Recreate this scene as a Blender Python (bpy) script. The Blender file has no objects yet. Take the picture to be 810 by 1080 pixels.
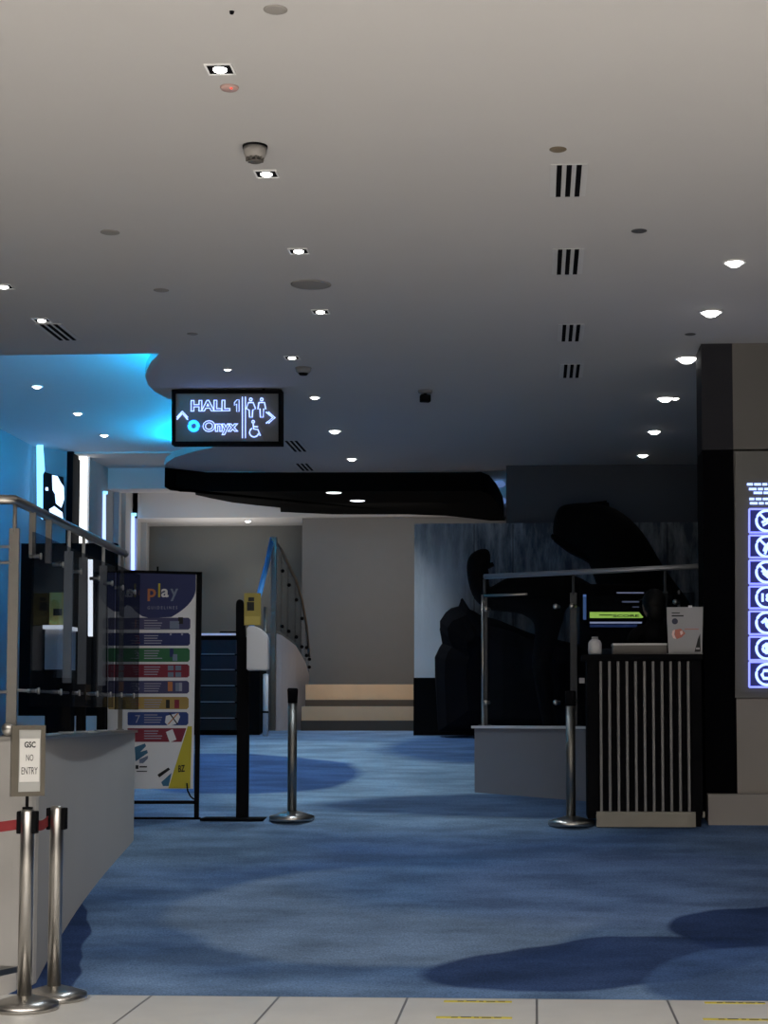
import bpy, bmesh, math, random
from mathutils import Vector, Matrix, Euler
random.seed(7)
S = bpy.context.scene
COL = S.collection
PI = math.pi

# ------------------------------------------------------------------ camera
F = 1780.0
CAMZ = 1.45
PITCH, YAW = math.radians(4.0), math.radians(3.0)
cam = bpy.data.cameras.new('camera'); camo = bpy.data.objects.new('camera', cam); COL.objects.link(camo)
camo.location = (0, 0, CAMZ); camo.rotation_euler = (PI/2+PITCH, 0, YAW)
cam.sensor_fit = 'VERTICAL'; cam.sensor_height = 24; cam.sensor_width = 18
cam.lens = F/1080*24
cam.clip_start = .05; cam.clip_end = 200
R = Euler((PI/2+PITCH, 0, YAW)).to_matrix()
_c = R.transposed() @ Vector((0, 1, 0))
SX = (405+F*_c.x/-_c.z-565)/1080
SY = (750-540+F*_c.y/_c.z)/1080    # so that the vanishing point lands at (565,750)
SY = (750-540+F*_c.y/-_c.z)/1080
cam.shift_x = SX; cam.shift_y = SY
S.camera = camo
C0 = Vector((0, 0, CAMZ))

def ray(px, py):
    return (R @ Vector(((px-405+SX*1080)/F, (540+SY*1080-py)/F, -1)))
def proj(p):
    c = R.transposed() @ (Vector(p)-C0)
    return 405+F*c.x/-c.z-SX*1080, 540-F*c.y/-c.z+SY*1080
def W(px, py, Y):
    d = ray(px, py); return C0+d*(Y/d.y)
def Zp(px, py, z):
    d = ray(px, py); return C0+d*((z-CAMZ)/d.z)
PROF = [(-8, 0), (8.66, 0), (12.4, .65), (18.8, 1.23), (27, 1.23)]
def fz(y):
    for (a, za), (b, zb) in zip(PROF, PROF[1:]):
        if a <= y <= b: return za+(zb-za)*(y-a)/(b-a)
    return PROF[-1][1]
def Gp(px, py):
    d = ray(px, py); lo, hi = 1., 40.
    f = lambda y: (CAMZ+d.z*(y/d.y))-fz(y)
    y = 5.
    while y < 27 and f(y) > 0: y += .02
    return C0+d*(y/d.y)
def on_line(A, B, px, z):
    lo, hi = -3., 4.
    A, B = Vector(A), Vector(B)
    g = lambda t: proj((A.x+(B.x-A.x)*t, A.y+(B.y-A.y)*t, z))[0]-px
    lo, hi = 0-.3, 1.3
    s = g(lo)
    for _ in range(50):
        m = (lo+hi)/2
        if (g(m) > 0) == (s > 0): lo = m
        else: hi = m
    return Vector((A.x+(B.x-A.x)*lo, A.y+(B.y-A.y)*lo, z))

# ------------------------------------------------------------------ materials
def nodes(name):
    m = bpy.data.materials.new(name); m.use_nodes = True
    return m, m.node_tree.nodes, m.node_tree.links
def mat(name, col, rough=.6, metal=0, var=.06, scale=8, bump=0, spec=.4, coords='Object'):
    m, n, l = nodes(name); b = n['Principled BSDF']
    b.inputs['Roughness'].default_value = rough; b.inputs['Metallic'].default_value = metal
    b.inputs['Specular IOR Level'].default_value = spec
    tc = n.new('ShaderNodeTexCoord'); nz = n.new('ShaderNodeTexNoise')
    nz.inputs['Scale'].default_value = scale; nz.inputs['Detail'].default_value = 4
    l.new(tc.outputs[coords], nz.inputs['Vector'])
    mx = n.new('ShaderNodeMix'); mx.data_type = 'RGBA'
    mx.inputs[6].default_value = tuple(c*(1-var) for c in col)+(1,)
    mx.inputs[7].default_value = tuple(min(1, c*(1+var)) for c in col)+(1,)
    l.new(nz.outputs['Fac'], mx.inputs[0]); l.new(mx.outputs[2], b.inputs['Base Color'])
    if bump:
        bp = n.new('ShaderNodeBump'); bp.inputs['Strength'].default_value = bump; bp.inputs['Distance'].default_value = .01
        l.new(nz.outputs['Fac'], bp.inputs['Height']); l.new(bp.outputs['Normal'], b.inputs['Normal'])
    return m
def emit(name, col, strength):
    m, n, l = nodes(name); b = n['Principled BSDF']
    b.inputs['Base Color'].default_value = tuple(min(1, c) for c in col)+(1,)
    b.inputs['Emission Color'].default_value = tuple(col)+(1,)
    b.inputs['Emission Strength'].default_value = strength
    return m
def glass(name, tint, trans, rough=.02):
    m, n, l = nodes(name); b = n['Principled BSDF']; out = n['Material Output']
    b.inputs['Base Color'].default_value = (.01, .012, .016, 1); b.inputs['Roughness'].default_value = rough
    b.inputs['Specular IOR Level'].default_value = .25
    t = n.new('ShaderNodeBsdfTransparent'); t.inputs['Color'].default_value = tuple(tint)+(1,)
    mx = n.new('ShaderNodeMixShader'); mx.inputs[0].default_value = 1-trans
    l.new(t.outputs[0], mx.inputs[1]); l.new(b.outputs[0], mx.inputs[2]); l.new(mx.outputs[0], out.inputs['Surface'])
    return m
M = {}
M['ceil'] = mat('ceiling_paint', (.47, .46, .455), .9, var=.02, scale=3)
M['ceil_pale'] = mat('ceiling_pale', (.7, .68, .66), .9, var=.02, scale=3)
M['blueceil'] = mat('recess_paint', (.7, .74, .78), .9, var=.02)
M['white'] = mat('white_paint', (.75, .75, .75), .6, var=.02)
M['beige'] = mat('beige_wall', (.56, .53, .49), .8, var=.03, scale=3)
M['grey_wall'] = mat('grey_wall', (.45, .45, .45), .85, var=.03, scale=2)
M['grey_dark'] = mat('dark_grey_wall', (.13, .123, .115), .7, var=.03, scale=2)
M['right_wall'] = mat('stone_panel', (.31, .285, .265), .7, var=.06, scale=3)
M['black'] = mat('black_laminate', (.006, .006, .007), .75, var=.1, spec=.02)
M['black_wall'] = mat('black_wall', (.005, .0055, .007), .75, var=.1, spec=.02)
M['black_metal'] = mat('black_metal', (.008, .008, .009), .75, var=.1, spec=.02)
M['soffit'] = mat('black_soffit', (.004, .004, .004), .75, var=.1, spec=.02)
M['steel'] = mat('brushed_steel', (.45, .43, .4), .28, 1, var=.06, scale=30)
M['steel_dark'] = mat('satin_steel', (.22, .215, .2), .4, 1, var=.06, scale=30)
M['post_grey'] = mat('grey_post', (.2, .19, .175), .5, .3, var=.06, scale=20)
M['post_light'] = mat('light_post', (.36, .37, .37), .6, var=.04)
M['post_dark'] = mat('dark_post', (.05, .054, .06), .5, .2, var=.05)
M['plastic_white'] = mat('white_plastic', (.62, .62, .64), .35, var=.02)
M['plastic_grey'] = mat('grey_plastic', (.35, .35, .36), .5, var=.03)
M['belt'] = mat('red_belt', (.2, .012, .015), .7, var=.1, scale=60)
M['paper'] = mat('paper', (.72, .71, .68), .7, var=.02)
M['ink'] = mat('ink', (.01, .01, .01), .6, var=.1)
M['acrylic'] = mat('frosted_acrylic', (.42, .42, .4), .3, var=.03)
M['bronze'] = mat('bronze_frame', (.14, .125, .1), .4, .4, var=.06)
M['sanit_yellow'] = mat('yellow_card', (.3, .24, .05), .5, var=.05)
M['sticker'] = mat('yellow_sticker', (.55, .46, .04), .6, var=.15, scale=12)
M['rail_led_tint'] = mat('rail_led_tint', (.1, .42, .95), .3, var=.06)  # steel handrail with the blue LED reflection put into its colour
M['rock'] = mat('black_rock', (.004, .004, .006), .9, var=.3, scale=6, bump=.4, spec=.1)
M['dino'] = mat('black_scaly_skin', (.0035, .0035, .004), .85, var=.3, scale=25, bump=.3, spec=.1)
M['skin'] = mat('skin', (.2, .12, .08), .6, var=.05)
M['hair'] = mat('hair', (.003, .003, .003), .6, var=.2, scale=60, spec=.15)
M['cloth'] = mat('black_cloth', (.004, .004, .005), .9, var=.2, scale=40, spec=.1)
M['shade_band'] = mat('brown_shade_band', (.06, .05, .042), .8, var=.1)
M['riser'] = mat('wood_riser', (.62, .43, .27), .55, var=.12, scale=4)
M['glass_dark'] = glass('dark_tinted_glass', (.72, .75, .8), .8)
M['glass_clear'] = glass('clear_glass', (.85, .88, .9), .82)
M['glass_mid'] = glass('grey_glass', (.6, .64, .7), .7)
M['lamp'] = emit('lamp_white', (1, .98, .94), 9)
M['lamp_dim'] = emit('lamp_dim', (.9, .95, 1), 2.2)
M['lamp_soft'] = emit('lamp_soft', (.85, .92, 1), 1.2)
M['strip_white'] = emit('strip_white', (1, .98, .94), 2.2)
M['cove'] = emit('cove_led', (.0, .5, 1.), 95)
M['neon'] = emit('neon_white', (.34, .46, 1), 2.1)
M['neon_blue'] = emit('neon_blue', (.02, .3, 1), 3.0)
M['neon_violet'] = emit('neon_violet', (.25, .29, 1), 1.4)
M['neon_cyan'] = emit('neon_cyan', (.25, .65, 1), 1.8)
M['neon_dim'] = emit('neon_dim', (.1, .2, .6), .5)
M['sign_panel'] = mat('sign_panel', (.13, .128, .12), .5, var=.05)
M['sign_navy'] = emit('sign_navy', (.01, .012, .09), .6)
M['screen'] = mat('screen_black', (.003, .003, .004), .75, var=.1, spec=.02)
M['scr_green'] = emit('screen_green', (.45, .72, .12), .9)
M['scr_white'] = emit('screen_white', (.45, .5, .75), .7)
M['scr_dim'] = emit('screen_dim', (.2, .22, .35), .5)
M['scr_blue'] = emit('screen_blue', (.03, .06, .2), .4)
M['red_led'] = emit('red_led', (1, .05, .03), 1.5)
M['orange_glow'] = emit('orange_glow', (1, .35, .25), .45)
M['pale_glow'] = emit('pale_glow', (1, .75, .68), .8)

def carpet_mat():
    m, n, l = nodes('carpet'); b = n['Principled BSDF']
    b.inputs['Roughness'].default_value = .95; b.inputs['Specular IOR Level'].default_value = .05
    tc = n.new('ShaderNodeTexCoord')
    def noise(scale, detail, vec, sx=1, sy=1):
        mp = n.new('ShaderNodeMapping'); mp.inputs['Scale'].default_value = (sx, sy, 1)
        l.new(vec, mp.inputs[0]); nz = n.new('ShaderNodeTexNoise')
        nz.inputs['Scale'].default_value = scale; nz.inputs['Detail'].default_value = detail
        l.new(mp.outputs[0], nz.inputs['Vector']); return nz
    obj_ = tc.outputs['Object']
    warp = noise(1.1, 2, obj_)
    sub = n.new('ShaderNodeVectorMath'); sub.operation = 'SUBTRACT'; sub.inputs[1].default_value = (.5, .5, .5)
    l.new(warp.outputs['Color'], sub.inputs[0])
    sc = n.new('ShaderNodeVectorMath'); sc.operation = 'SCALE'; sc.inputs['Scale'].default_value = .35
    l.new(sub.outputs[0], sc.inputs[0])
    add = n.new('ShaderNodeVectorMath'); l.new(obj_, add.inputs[0]); l.new(sc.outputs[0], add.inputs[1])
    wv = add.outputs[0]
    st = noise(1.3, 6, obj_, .6, 1.2)
    rp = n.new('ShaderNodeValToRGB'); rp.color_ramp.elements[0].position = .36; rp.color_ramp.elements[1].position = .66
    rp.color_ramp.elements[0].color = (.055, .1, .195, 1); rp.color_ramp.elements[1].color = (.112, .175, .285, 1)
    l.new(st.outputs['Fac'], rp.inputs[0])
    cur = rp.outputs[0]
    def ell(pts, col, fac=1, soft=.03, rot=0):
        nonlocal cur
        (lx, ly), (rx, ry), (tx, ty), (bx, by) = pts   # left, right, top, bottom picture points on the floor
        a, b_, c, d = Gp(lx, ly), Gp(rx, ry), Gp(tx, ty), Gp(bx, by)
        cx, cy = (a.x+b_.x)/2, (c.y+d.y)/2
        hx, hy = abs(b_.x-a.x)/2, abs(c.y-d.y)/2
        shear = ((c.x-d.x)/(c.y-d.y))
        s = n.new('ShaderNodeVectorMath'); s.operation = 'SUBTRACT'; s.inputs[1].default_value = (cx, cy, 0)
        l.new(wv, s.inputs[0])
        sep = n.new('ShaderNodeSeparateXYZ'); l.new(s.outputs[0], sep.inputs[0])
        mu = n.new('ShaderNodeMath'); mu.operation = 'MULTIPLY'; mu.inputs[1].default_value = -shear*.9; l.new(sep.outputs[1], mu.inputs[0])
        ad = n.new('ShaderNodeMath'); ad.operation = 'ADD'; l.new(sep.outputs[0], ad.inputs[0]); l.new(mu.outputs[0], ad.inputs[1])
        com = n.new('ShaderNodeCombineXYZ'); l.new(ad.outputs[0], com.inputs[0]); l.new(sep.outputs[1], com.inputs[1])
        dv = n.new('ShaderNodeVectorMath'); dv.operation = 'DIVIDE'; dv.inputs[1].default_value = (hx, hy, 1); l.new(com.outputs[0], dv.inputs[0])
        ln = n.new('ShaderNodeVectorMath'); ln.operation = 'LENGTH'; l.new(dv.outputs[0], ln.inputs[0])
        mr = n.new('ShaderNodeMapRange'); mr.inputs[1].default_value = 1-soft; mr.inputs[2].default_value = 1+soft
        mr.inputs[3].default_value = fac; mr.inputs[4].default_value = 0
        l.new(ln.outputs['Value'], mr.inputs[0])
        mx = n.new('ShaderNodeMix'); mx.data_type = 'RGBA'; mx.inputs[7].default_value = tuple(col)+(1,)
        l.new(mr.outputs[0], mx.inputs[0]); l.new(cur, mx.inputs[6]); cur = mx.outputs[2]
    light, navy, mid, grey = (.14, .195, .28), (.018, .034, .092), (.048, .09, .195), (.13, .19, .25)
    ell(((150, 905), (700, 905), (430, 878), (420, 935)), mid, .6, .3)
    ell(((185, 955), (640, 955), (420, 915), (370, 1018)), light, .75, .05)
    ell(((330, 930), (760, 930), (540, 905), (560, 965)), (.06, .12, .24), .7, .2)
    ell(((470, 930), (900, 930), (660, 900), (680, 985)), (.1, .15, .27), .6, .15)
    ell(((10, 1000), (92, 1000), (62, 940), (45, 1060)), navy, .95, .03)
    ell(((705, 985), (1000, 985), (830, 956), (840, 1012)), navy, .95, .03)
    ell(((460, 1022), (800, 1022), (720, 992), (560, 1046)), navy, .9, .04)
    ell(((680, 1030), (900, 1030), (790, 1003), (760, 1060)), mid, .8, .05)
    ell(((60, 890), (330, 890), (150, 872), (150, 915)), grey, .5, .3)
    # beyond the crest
    ell(((140, 805), (760, 805), (430, 771), (430, 866)), (.25, .36, .46), .78, .25)  # wide pale ellipse paints the downlights' brightness into the far carpet
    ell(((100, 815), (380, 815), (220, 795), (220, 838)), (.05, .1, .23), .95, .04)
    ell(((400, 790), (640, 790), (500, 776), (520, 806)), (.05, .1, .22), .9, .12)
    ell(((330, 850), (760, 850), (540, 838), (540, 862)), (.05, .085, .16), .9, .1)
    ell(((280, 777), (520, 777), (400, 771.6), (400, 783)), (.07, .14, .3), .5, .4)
    f = noise(90, 3, obj_)
    mm = n.new('ShaderNodeMapRange'); mm.inputs[1].default_value = .3; mm.inputs[2].default_value = .7; mm.inputs[3].default_value = .75; mm.inputs[4].default_value = 1.25
    l.new(f.outputs['Fac'], mm.inputs[0])
    s2 = noise(3.2, 7, obj_, .55, 1.5)
    m2 = n.new('ShaderNodeMapRange'); m2.inputs[1].default_value = .36; m2.inputs[2].default_value = .64; m2.inputs[3].default_value = .78; m2.inputs[4].default_value = 1.25
    l.new(s2.outputs['Fac'], m2.inputs[0])
    v2 = n.new('ShaderNodeVectorMath'); v2.operation = 'SCALE'; l.new(cur, v2.inputs[0]); l.new(m2.outputs[0], v2.inputs['Scale']); cur = v2.outputs[0]
    vm = n.new('ShaderNodeVectorMath'); vm.operation = 'SCALE'; l.new(cur, vm.inputs[0]); l.new(mm.outputs[0], vm.inputs['Scale'])
    l.new(vm.outputs[0], b.inputs['Base Color'])
    bp = n.new('ShaderNodeBump'); bp.inputs['Strength'].default_value = .3; bp.inputs['Distance'].default_value = .01
    l.new(f.outputs['Fac'], bp.inputs['Height']); l.new(bp.outputs['Normal'], b.inputs['Normal'])
    return m

def tile_mat():
    m, n, l = nodes('floor_tiles'); b = n['Principled BSDF']; b.inputs['Roughness'].default_value = .28
    tc = n.new('ShaderNodeTexCoord'); mp = n.new('ShaderNodeMapping')
    mp.inputs['Location'].default_value = (0, -.8, 0)
    l.new(tc.outputs['Object'], mp.inputs[0])
    br = n.new('ShaderNodeTexBrick'); br.offset = 0; br.inputs['Scale'].default_value = 1
    br.inputs['Brick Width'].default_value = .655; br.inputs['Row Height'].default_value = 1.31
    br.inputs['Mortar Size'].default_value = .006; br.inputs['Mortar Smooth'].default_value = 0
    br.inputs['Color1'].default_value = (.66, .64, .6, 1); br.inputs['Color2'].default_value = (.62, .6, .56, 1)
    br.inputs['Mortar'].default_value = (.16, .155, .15, 1)
    l.new(mp.outputs[0], br.inputs['Vector'])
    nz = n.new('ShaderNodeTexNoise'); nz.inputs['Scale'].default_value = 5; nz.inputs['Detail'].default_value = 6
    l.new(tc.outputs['Object'], nz.inputs['Vector'])
    mx = n.new('ShaderNodeMix'); mx.data_type = 'RGBA'; mx.blend_type = 'MULTIPLY'; mx.inputs[0].default_value = .2
    l.new(br.outputs['Color'], mx.inputs[6]); l.new(nz.outputs['Fac'], mx.inputs[7]); l.new(mx.outputs[2], b.inputs['Base Color'])
    return m
def mural_mat():
    m, n, l = nodes('mural_print'); b = n['Principled BSDF']; b.inputs['Roughness'].default_value = .6
    b.inputs['Specular IOR Level'].default_value = .1
    tc = n.new('ShaderNodeTexCoord')
    mp = n.new('ShaderNodeMapping'); mp.inputs['Scale'].default_value = (3.2, 1, .7); l.new(tc.outputs['Object'], mp.inputs[0])
    nz = n.new('ShaderNodeTexNoise'); nz.inputs['Scale'].default_value = 2.2; nz.inputs['Detail'].default_value = 8; nz.inputs['Roughness'].default_value = .65
    l.new(mp.outputs[0], nz.inputs['Vector'])
    rp = n.new('ShaderNodeValToRGB'); e = rp.color_ramp.elements
    e[0].position = .42; e[0].color = (.065, .085, .115, 1); e[1].position = .72; e[1].color = (.38, .42, .46, 1)
    l.new(nz.outputs['Fac'], rp.inputs[0])
    # a pale waterfall printed along the one end of the mural
    sep = n.new('ShaderNodeSeparateXYZ'); l.new(tc.outputs['Object'], sep.inputs[0])
    ad = n.new('ShaderNodeMath'); ad.operation = 'MULTIPLY_ADD'; ad.inputs[1].default_value = .5; ad.inputs[2].default_value = 0
    l.new(nz.outputs['Fac'], ad.inputs[0])
    a2 = n.new('ShaderNodeMath'); a2.operation = 'ADD'; l.new(sep.outputs[0], a2.inputs[0]); l.new(ad.outputs[0], a2.inputs[1])
    mr = n.new('ShaderNodeMapRange'); mr.inputs[1].default_value = .50; mr.inputs[2].default_value = .9; mr.inputs[3].default_value = 1; mr.inputs[4].default_value = 0
    l.new(a2.outputs[0], mr.inputs[0])
    mz = n.new('ShaderNodeMapRange'); mz.inputs[1].default_value = .7; mz.inputs[2].default_value = 2.3; mz.inputs[3].default_value = 1; mz.inputs[4].default_value = .12
    l.new(sep.outputs[2], mz.inputs[0])
    mu = n.new('ShaderNodeMath'); mu.operation = 'MULTIPLY'; l.new(mr.outputs[0], mu.inputs[0]); l.new(mz.outputs[0], mu.inputs[1])
    mx = n.new('ShaderNodeMix'); mx.data_type = 'RGBA'; mx.inputs[7].default_value = (.9, .95, .98, 1)
    l.new(mu.outputs[0], mx.inputs[0]); l.new(rp.outputs[0], mx.inputs[6])
    l.new(mx.outputs[2], b.inputs['Base Color'])
    return m
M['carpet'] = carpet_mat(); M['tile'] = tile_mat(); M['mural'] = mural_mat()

# ------------------------------------------------------------------ mesh helpers
class MB:
    def __init__(s): s.bm = bmesh.new(); s.mi = 0
    def _fin(s, faces, smooth=False):
        for f in faces: f.material_index = s.mi; f.smooth = smooth
        return s
    def box(s, c, size, rz=0, bev=0):
        c = Vector(c); m = Matrix.Translation(c) @ Matrix.Rotation(rz, 4, 'Z') @ Matrix.Diagonal((*size, 1))
        old = set(s.bm.faces)
        r = bmesh.ops.create_cube(s.bm, size=1, matrix=m)
        if bev:
            es = list({e for v in r['verts'] for e in v.link_edges})
            bmesh.ops.bevel(s.bm, geom=es, offset=bev, segments=2, affect='EDGES', profile=.6)
        return s._fin([f for f in s.bm.faces if f not in old])
    def span(s, x0, x1, y0, y1, z0, z1, bev=0):
        return s.box(((x0+x1)/2, (y0+y1)/2, (z0+z1)/2), (abs(x1-x0), abs(y1-y0), abs(z1-z0)), 0, bev)
    def tube(s, pts, r, n=10, rs=None, cap=True):
        pts = [Vector(p) for p in pts]; rings = []; old = set(s.bm.faces)
        for i, p in enumerate(pts):
            t = (pts[min(i+1, len(pts)-1)]-pts[max(i-1, 0)]).normalized()
            up = Vector((0, 0, 1)) if abs(t.z) < .95 else Vector((1, 0, 0))
            a = t.cross(up).normalized(); b = t.cross(a)
            rr = rs[i] if rs else r
            rings.append([s.bm.verts.new(p+a*rr*math.cos(2*PI*k/n)+b*rr*math.sin(2*PI*k/n)) for k in range(n)])
        for A, B in zip(rings, rings[1:]):
            for k in range(n): s.bm.faces.new((A[k], A[(k+1) % n], B[(k+1) % n], B[k]))
        if cap: s.bm.faces.new(rings[0][::-1]); s.bm.faces.new(rings[-1])
        nf = [f for f in s.bm.faces if f not in old]
        s._fin(nf, True)
        for f in nf:
            if len(f.verts) == n and n > 4: f.smooth = False
        return s
    def cyl(s, p0, p1, r, r1=None, n=16):
        return s.tube([p0, p1], r, n, [r, r if r1 is None else r1])
    def lathe(s, prof, c=(0, 0, 0), n=24, a0=0):
        c = Vector(c); old = set(s.bm.faces); rings = []
        for (r, z) in prof:
            if r < 1e-5: rings.append([s.bm.verts.new(c+Vector((0, 0, z)))])
            else: rings.append([s.bm.verts.new(c+Vector((r*math.cos(a0+2*PI*k/n), r*math.sin(a0+2*PI*k/n), z))) for k in range(n)])
        for A, B in zip(rings, rings[1:]):
            for k in range(n):
                k2 = (k+1) % n
                if len(A) == 1 and len(B) == 1: continue
                if len(A) == 1: s.bm.faces.new((A[0], B[k], B[k2]))
                elif len(B) == 1: s.bm.faces.new((A[k], A[k2], B[0]))
                else: s.bm.faces.new((A[k], A[k2], B[k2], B[k]))
        for e in (rings[0], rings[-1]):
            if len(e) > 2: s.bm.faces.new(e)
        return s._fin([f for f in s.bm.faces if f not in old], n > 8)
    def prism(s, pts, vec, smooth=False):
        pts = [Vector(p) for p in pts]; vec = Vector(vec); old = set(s.bm.faces); n = len(pts)
        a = [s.bm.verts.new(p) for p in pts]; b = [s.bm.verts.new(p+vec) for p in pts]
        s.bm.faces.new(a); s.bm.faces.new(b[::-1])
        for k in range(n): s.bm.faces.new((a[k], b[k], b[(k+1) % n], a[(k+1) % n]))
        return s._fin([f for f in s.bm.faces if f not in old], smooth)
    def px(s, pts, Y, t=.01):      # front outline at depth Y (picture points), given real thickness
        return s.prism([W(x, y, Y) for x, y in pts], (0, t, 0))
    def rect(s, x0, y0, x1, y1, Y, t=.01):
        return s.px([(x0, y0), (x1, y0), (x1, y1), (x0, y1)], Y, t)
    def ball(s, c, r, sc=(1, 1, 1), n=14):
        old = set(s.bm.faces)
        bmesh.ops.create_uvsphere(s.bm, u_segments=n, v_segments=max(6, n//2), radius=r, matrix=Matrix.Translation(Vector(c)) @ Matrix.Diagonal((*sc, 1)))
        return s._fin([f for f in s.bm.faces if f not in old], True)
    def ring(s, c, r, w, nrm, n=24, t=.01, a0=0, a1=2*PI):
        c = Vector(c); full = abs(a1-a0-2*PI) < 1e-6
        X = Vector((1, 0, 0)) if abs(nrm.x) < .9 else Vector((0, 1, 0)); Z = nrm.cross(X).normalized(); X = Z.cross(nrm).normalized()
        pts = [c+(X*math.cos(a0+(a1-a0)*k/n)+Z*math.sin(a0+(a1-a0)*k/n))*r for k in range(n+1)]
        return s.tube(pts, w, 6)
    def text(s, body, h, o, xd, yd, ext=.002, outline=0, w=None, bold=0):
        cu = bpy.data.curves.new('t', 'FONT'); cu.body = body; cu.size = 1; cu.offset = bold
        if outline: cu.fill_mode = 'NONE'; cu.bevel_depth = outline; cu.bevel_resolution = 1; cu.resolution_u = 3
        else: cu.extrude = .5; cu.resolution_u = 3
        ob = bpy.data.objects.new('t', cu); COL.objects.link(ob)
        bpy.context.view_layer.update()
        me = bpy.data.meshes.new_from_object(ob.evaluated_get(bpy.context.evaluated_depsgraph_get()))
        xs = [v.co.x for v in me.vertices]; ys = [v.co.y for v in me.vertices]
        x0, x1, y0, y1 = min(xs), max(xs), min(ys), max(ys)
        sy = h/(y1-y0); sx = (w/(x1-x0)) if w else sy
        xd = Vector(xd).normalized(); yd = Vector(yd).normalized(); zd = xd.cross(yd)
        for v in me.vertices:
            p = v.co.copy(); zz = p.z*(ext*2 if not outline else sy)
            v.co = Vector(o)+xd*(p.x-x0)*sx+yd*(p.y-y0)*sy+zd*zz
        old = set(s.bm.faces); s.bm.from_mesh(me)
        s._fin([f for f in s.bm.faces if f not in old])
        bpy.data.objects.remove(ob); bpy.data.curves.remove(cu); bpy.data.meshes.remove(me)
        return s
def link_mesh(name, me, mats, parent=None):
    o = bpy.data.objects.new(name, me); COL.objects.link(o)
    for m in (mats if isinstance(mats, (list, tuple)) else [mats]): me.materials.append(M[m] if isinstance(m, str) else m)
    if parent is not None: o.parent = parent
    return o
def root_of(o):
    while o.parent is not None: o = o.parent
    return o
def obj(name, mb, mats, parent=None, local=False):
    """one mesh object; geometry is given in world space unless local"""
    bmesh.ops.recalc_face_normals(mb.bm, faces=mb.bm.faces)
    if parent is not None and not local:
        r = root_of(parent); bmesh.ops.transform(mb.bm, matrix=(Matrix.Translation(r.location) @ r.rotation_euler.to_matrix().to_4x4()).inverted(), verts=mb.bm.verts)
    me = bpy.data.meshes.new(name); mb.bm.to_mesh(me); mb.bm.free()
    return link_mesh(name, me, mats, parent)
def tag(o, label, cat, group=None, kind=None):
    o['label'] = label; o['category'] = cat
    if group: o['group'] = group
    if kind: o['kind'] = kind
    return o
def thing(name, loc, label, cat, group=None, rz=0):
    o = bpy.data.objects.new(name, None); COL.objects.link(o); o.location = loc; o.rotation_euler = (0, 0, rz)
    o.empty_display_size = .1
    return tag(o, label, cat, group)
def struct(name, mb, mats, label, cat, parent=None):
    o = obj(name, mb, mats, parent); return tag(o, label, cat, None, 'structure')
def copy_thing(r, loc, label, rz=None):
    c = r.copy(); COL.objects.link(c); c.location = loc; c['label'] = label
    if rz is not None: c.rotation_euler = (0, 0, rz)
    for ch in list(r.children):
        d = ch.copy(); COL.objects.link(d); d.parent = c
        for g in list(ch.children):
            e = g.copy(); COL.objects.link(e); e.parent = d
    return c
def skin(name, verts, edges, radii, mats, parent=None, sub=2, root=0, world=True):
    me = bpy.data.meshes.new(name); me.from_pydata([Vector(v) for v in verts], edges, [])
    o = bpy.data.objects.new(name, me); COL.objects.link(o)
    sk = o.modifiers.new('s', 'SKIN'); sk.use_smooth_shade = True
    for i, r in enumerate(radii):
        me.skin_vertices[0].data[i].radius = (r, r) if not isinstance(r, tuple) else r
        me.skin_vertices[0].data[i].use_root = (i == root)
    sb = o.modifiers.new('b', 'SUBSURF'); sb.levels = sub; sb.render_levels = sub
    bpy.context.view_layer.update()
    m2 = bpy.data.meshes.new_from_object(o.evaluated_get(bpy.context.evaluated_depsgraph_get()))
    bpy.data.objects.remove(o)
    if parent is not None and world:
        r = root_of(parent); m2.transform((Matrix.Translation(r.location) @ r.rotation_euler.to_matrix().to_4x4()).inverted())
    for p in m2.polygons: p.use_smooth = True; p.material_index = 0
    m2.materials.clear(); m2.name = name
    return link_mesh(name, m2, mats, parent)

CZ, UZ, BZ = 4.17, 4.5, 4.0       # main ceiling, blue recess ceiling, far ceiling
# ================================================================== SETTING
struct('floor', MB().span(-9, 9, -8, 8.66, -.1, 0), 'tile', 'pale grey square floor tiles in front of the blue carpet', 'floor')
b = MB()
prof = [(y, z) for y, z in PROF if y > 8] + [(27, -.1), (8.66, -.1)]
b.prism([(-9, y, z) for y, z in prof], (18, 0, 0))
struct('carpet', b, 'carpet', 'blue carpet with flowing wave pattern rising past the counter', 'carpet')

# main ceiling with a curved cut-out
tip = [(168, 373), (160, 381), (154.5, 390), (153, 397), (156, 406), (163, 413), (176, 420), (200, 428), (232, 437), (252, 447), (254, 456), (246, 464), (232, 470), (205, 476), (184, 482.5), (175, 488.5), (173.5, 493)]
tipw = [Zp(x, y, CZ) for x, y in tip]
back_edge = [Zp(180, 497, CZ), Zp(220, 497.5, CZ), Zp(330, 498, CZ)]
yb = Zp(330, 498, CZ).y
yfront = Zp(168, 373, CZ).y
out = [Vector((-9, -8, CZ)), Vector((9, -8, CZ)), Vector((9, yb, CZ))] + back_edge[::-1] + tipw[::-1] + [Vector((-9, yfront, CZ))]
struct('ceiling', MB().prism(out, (0, 0, .07)), 'ceil', 'large pale plaster ceiling with a curved cut-out edge', 'ceiling')
struct('ceiling_recess', MB().span(-9, 1, yfront-.8, 19.5, UZ, UZ+.08), 'blueceil', 'raised ceiling recess washed with blue light', 'ceiling')
b = MB(); b.span(-9, 1, yfront-.9, yfront-.8, CZ+.07, UZ+.08); b.span(1, 1.1, yfront-.9, 19.5, CZ+.07, UZ+.08)
struct('trim_1', b, 'blueceil', 'upstand closing the blue ceiling recess', 'trim')
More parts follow.
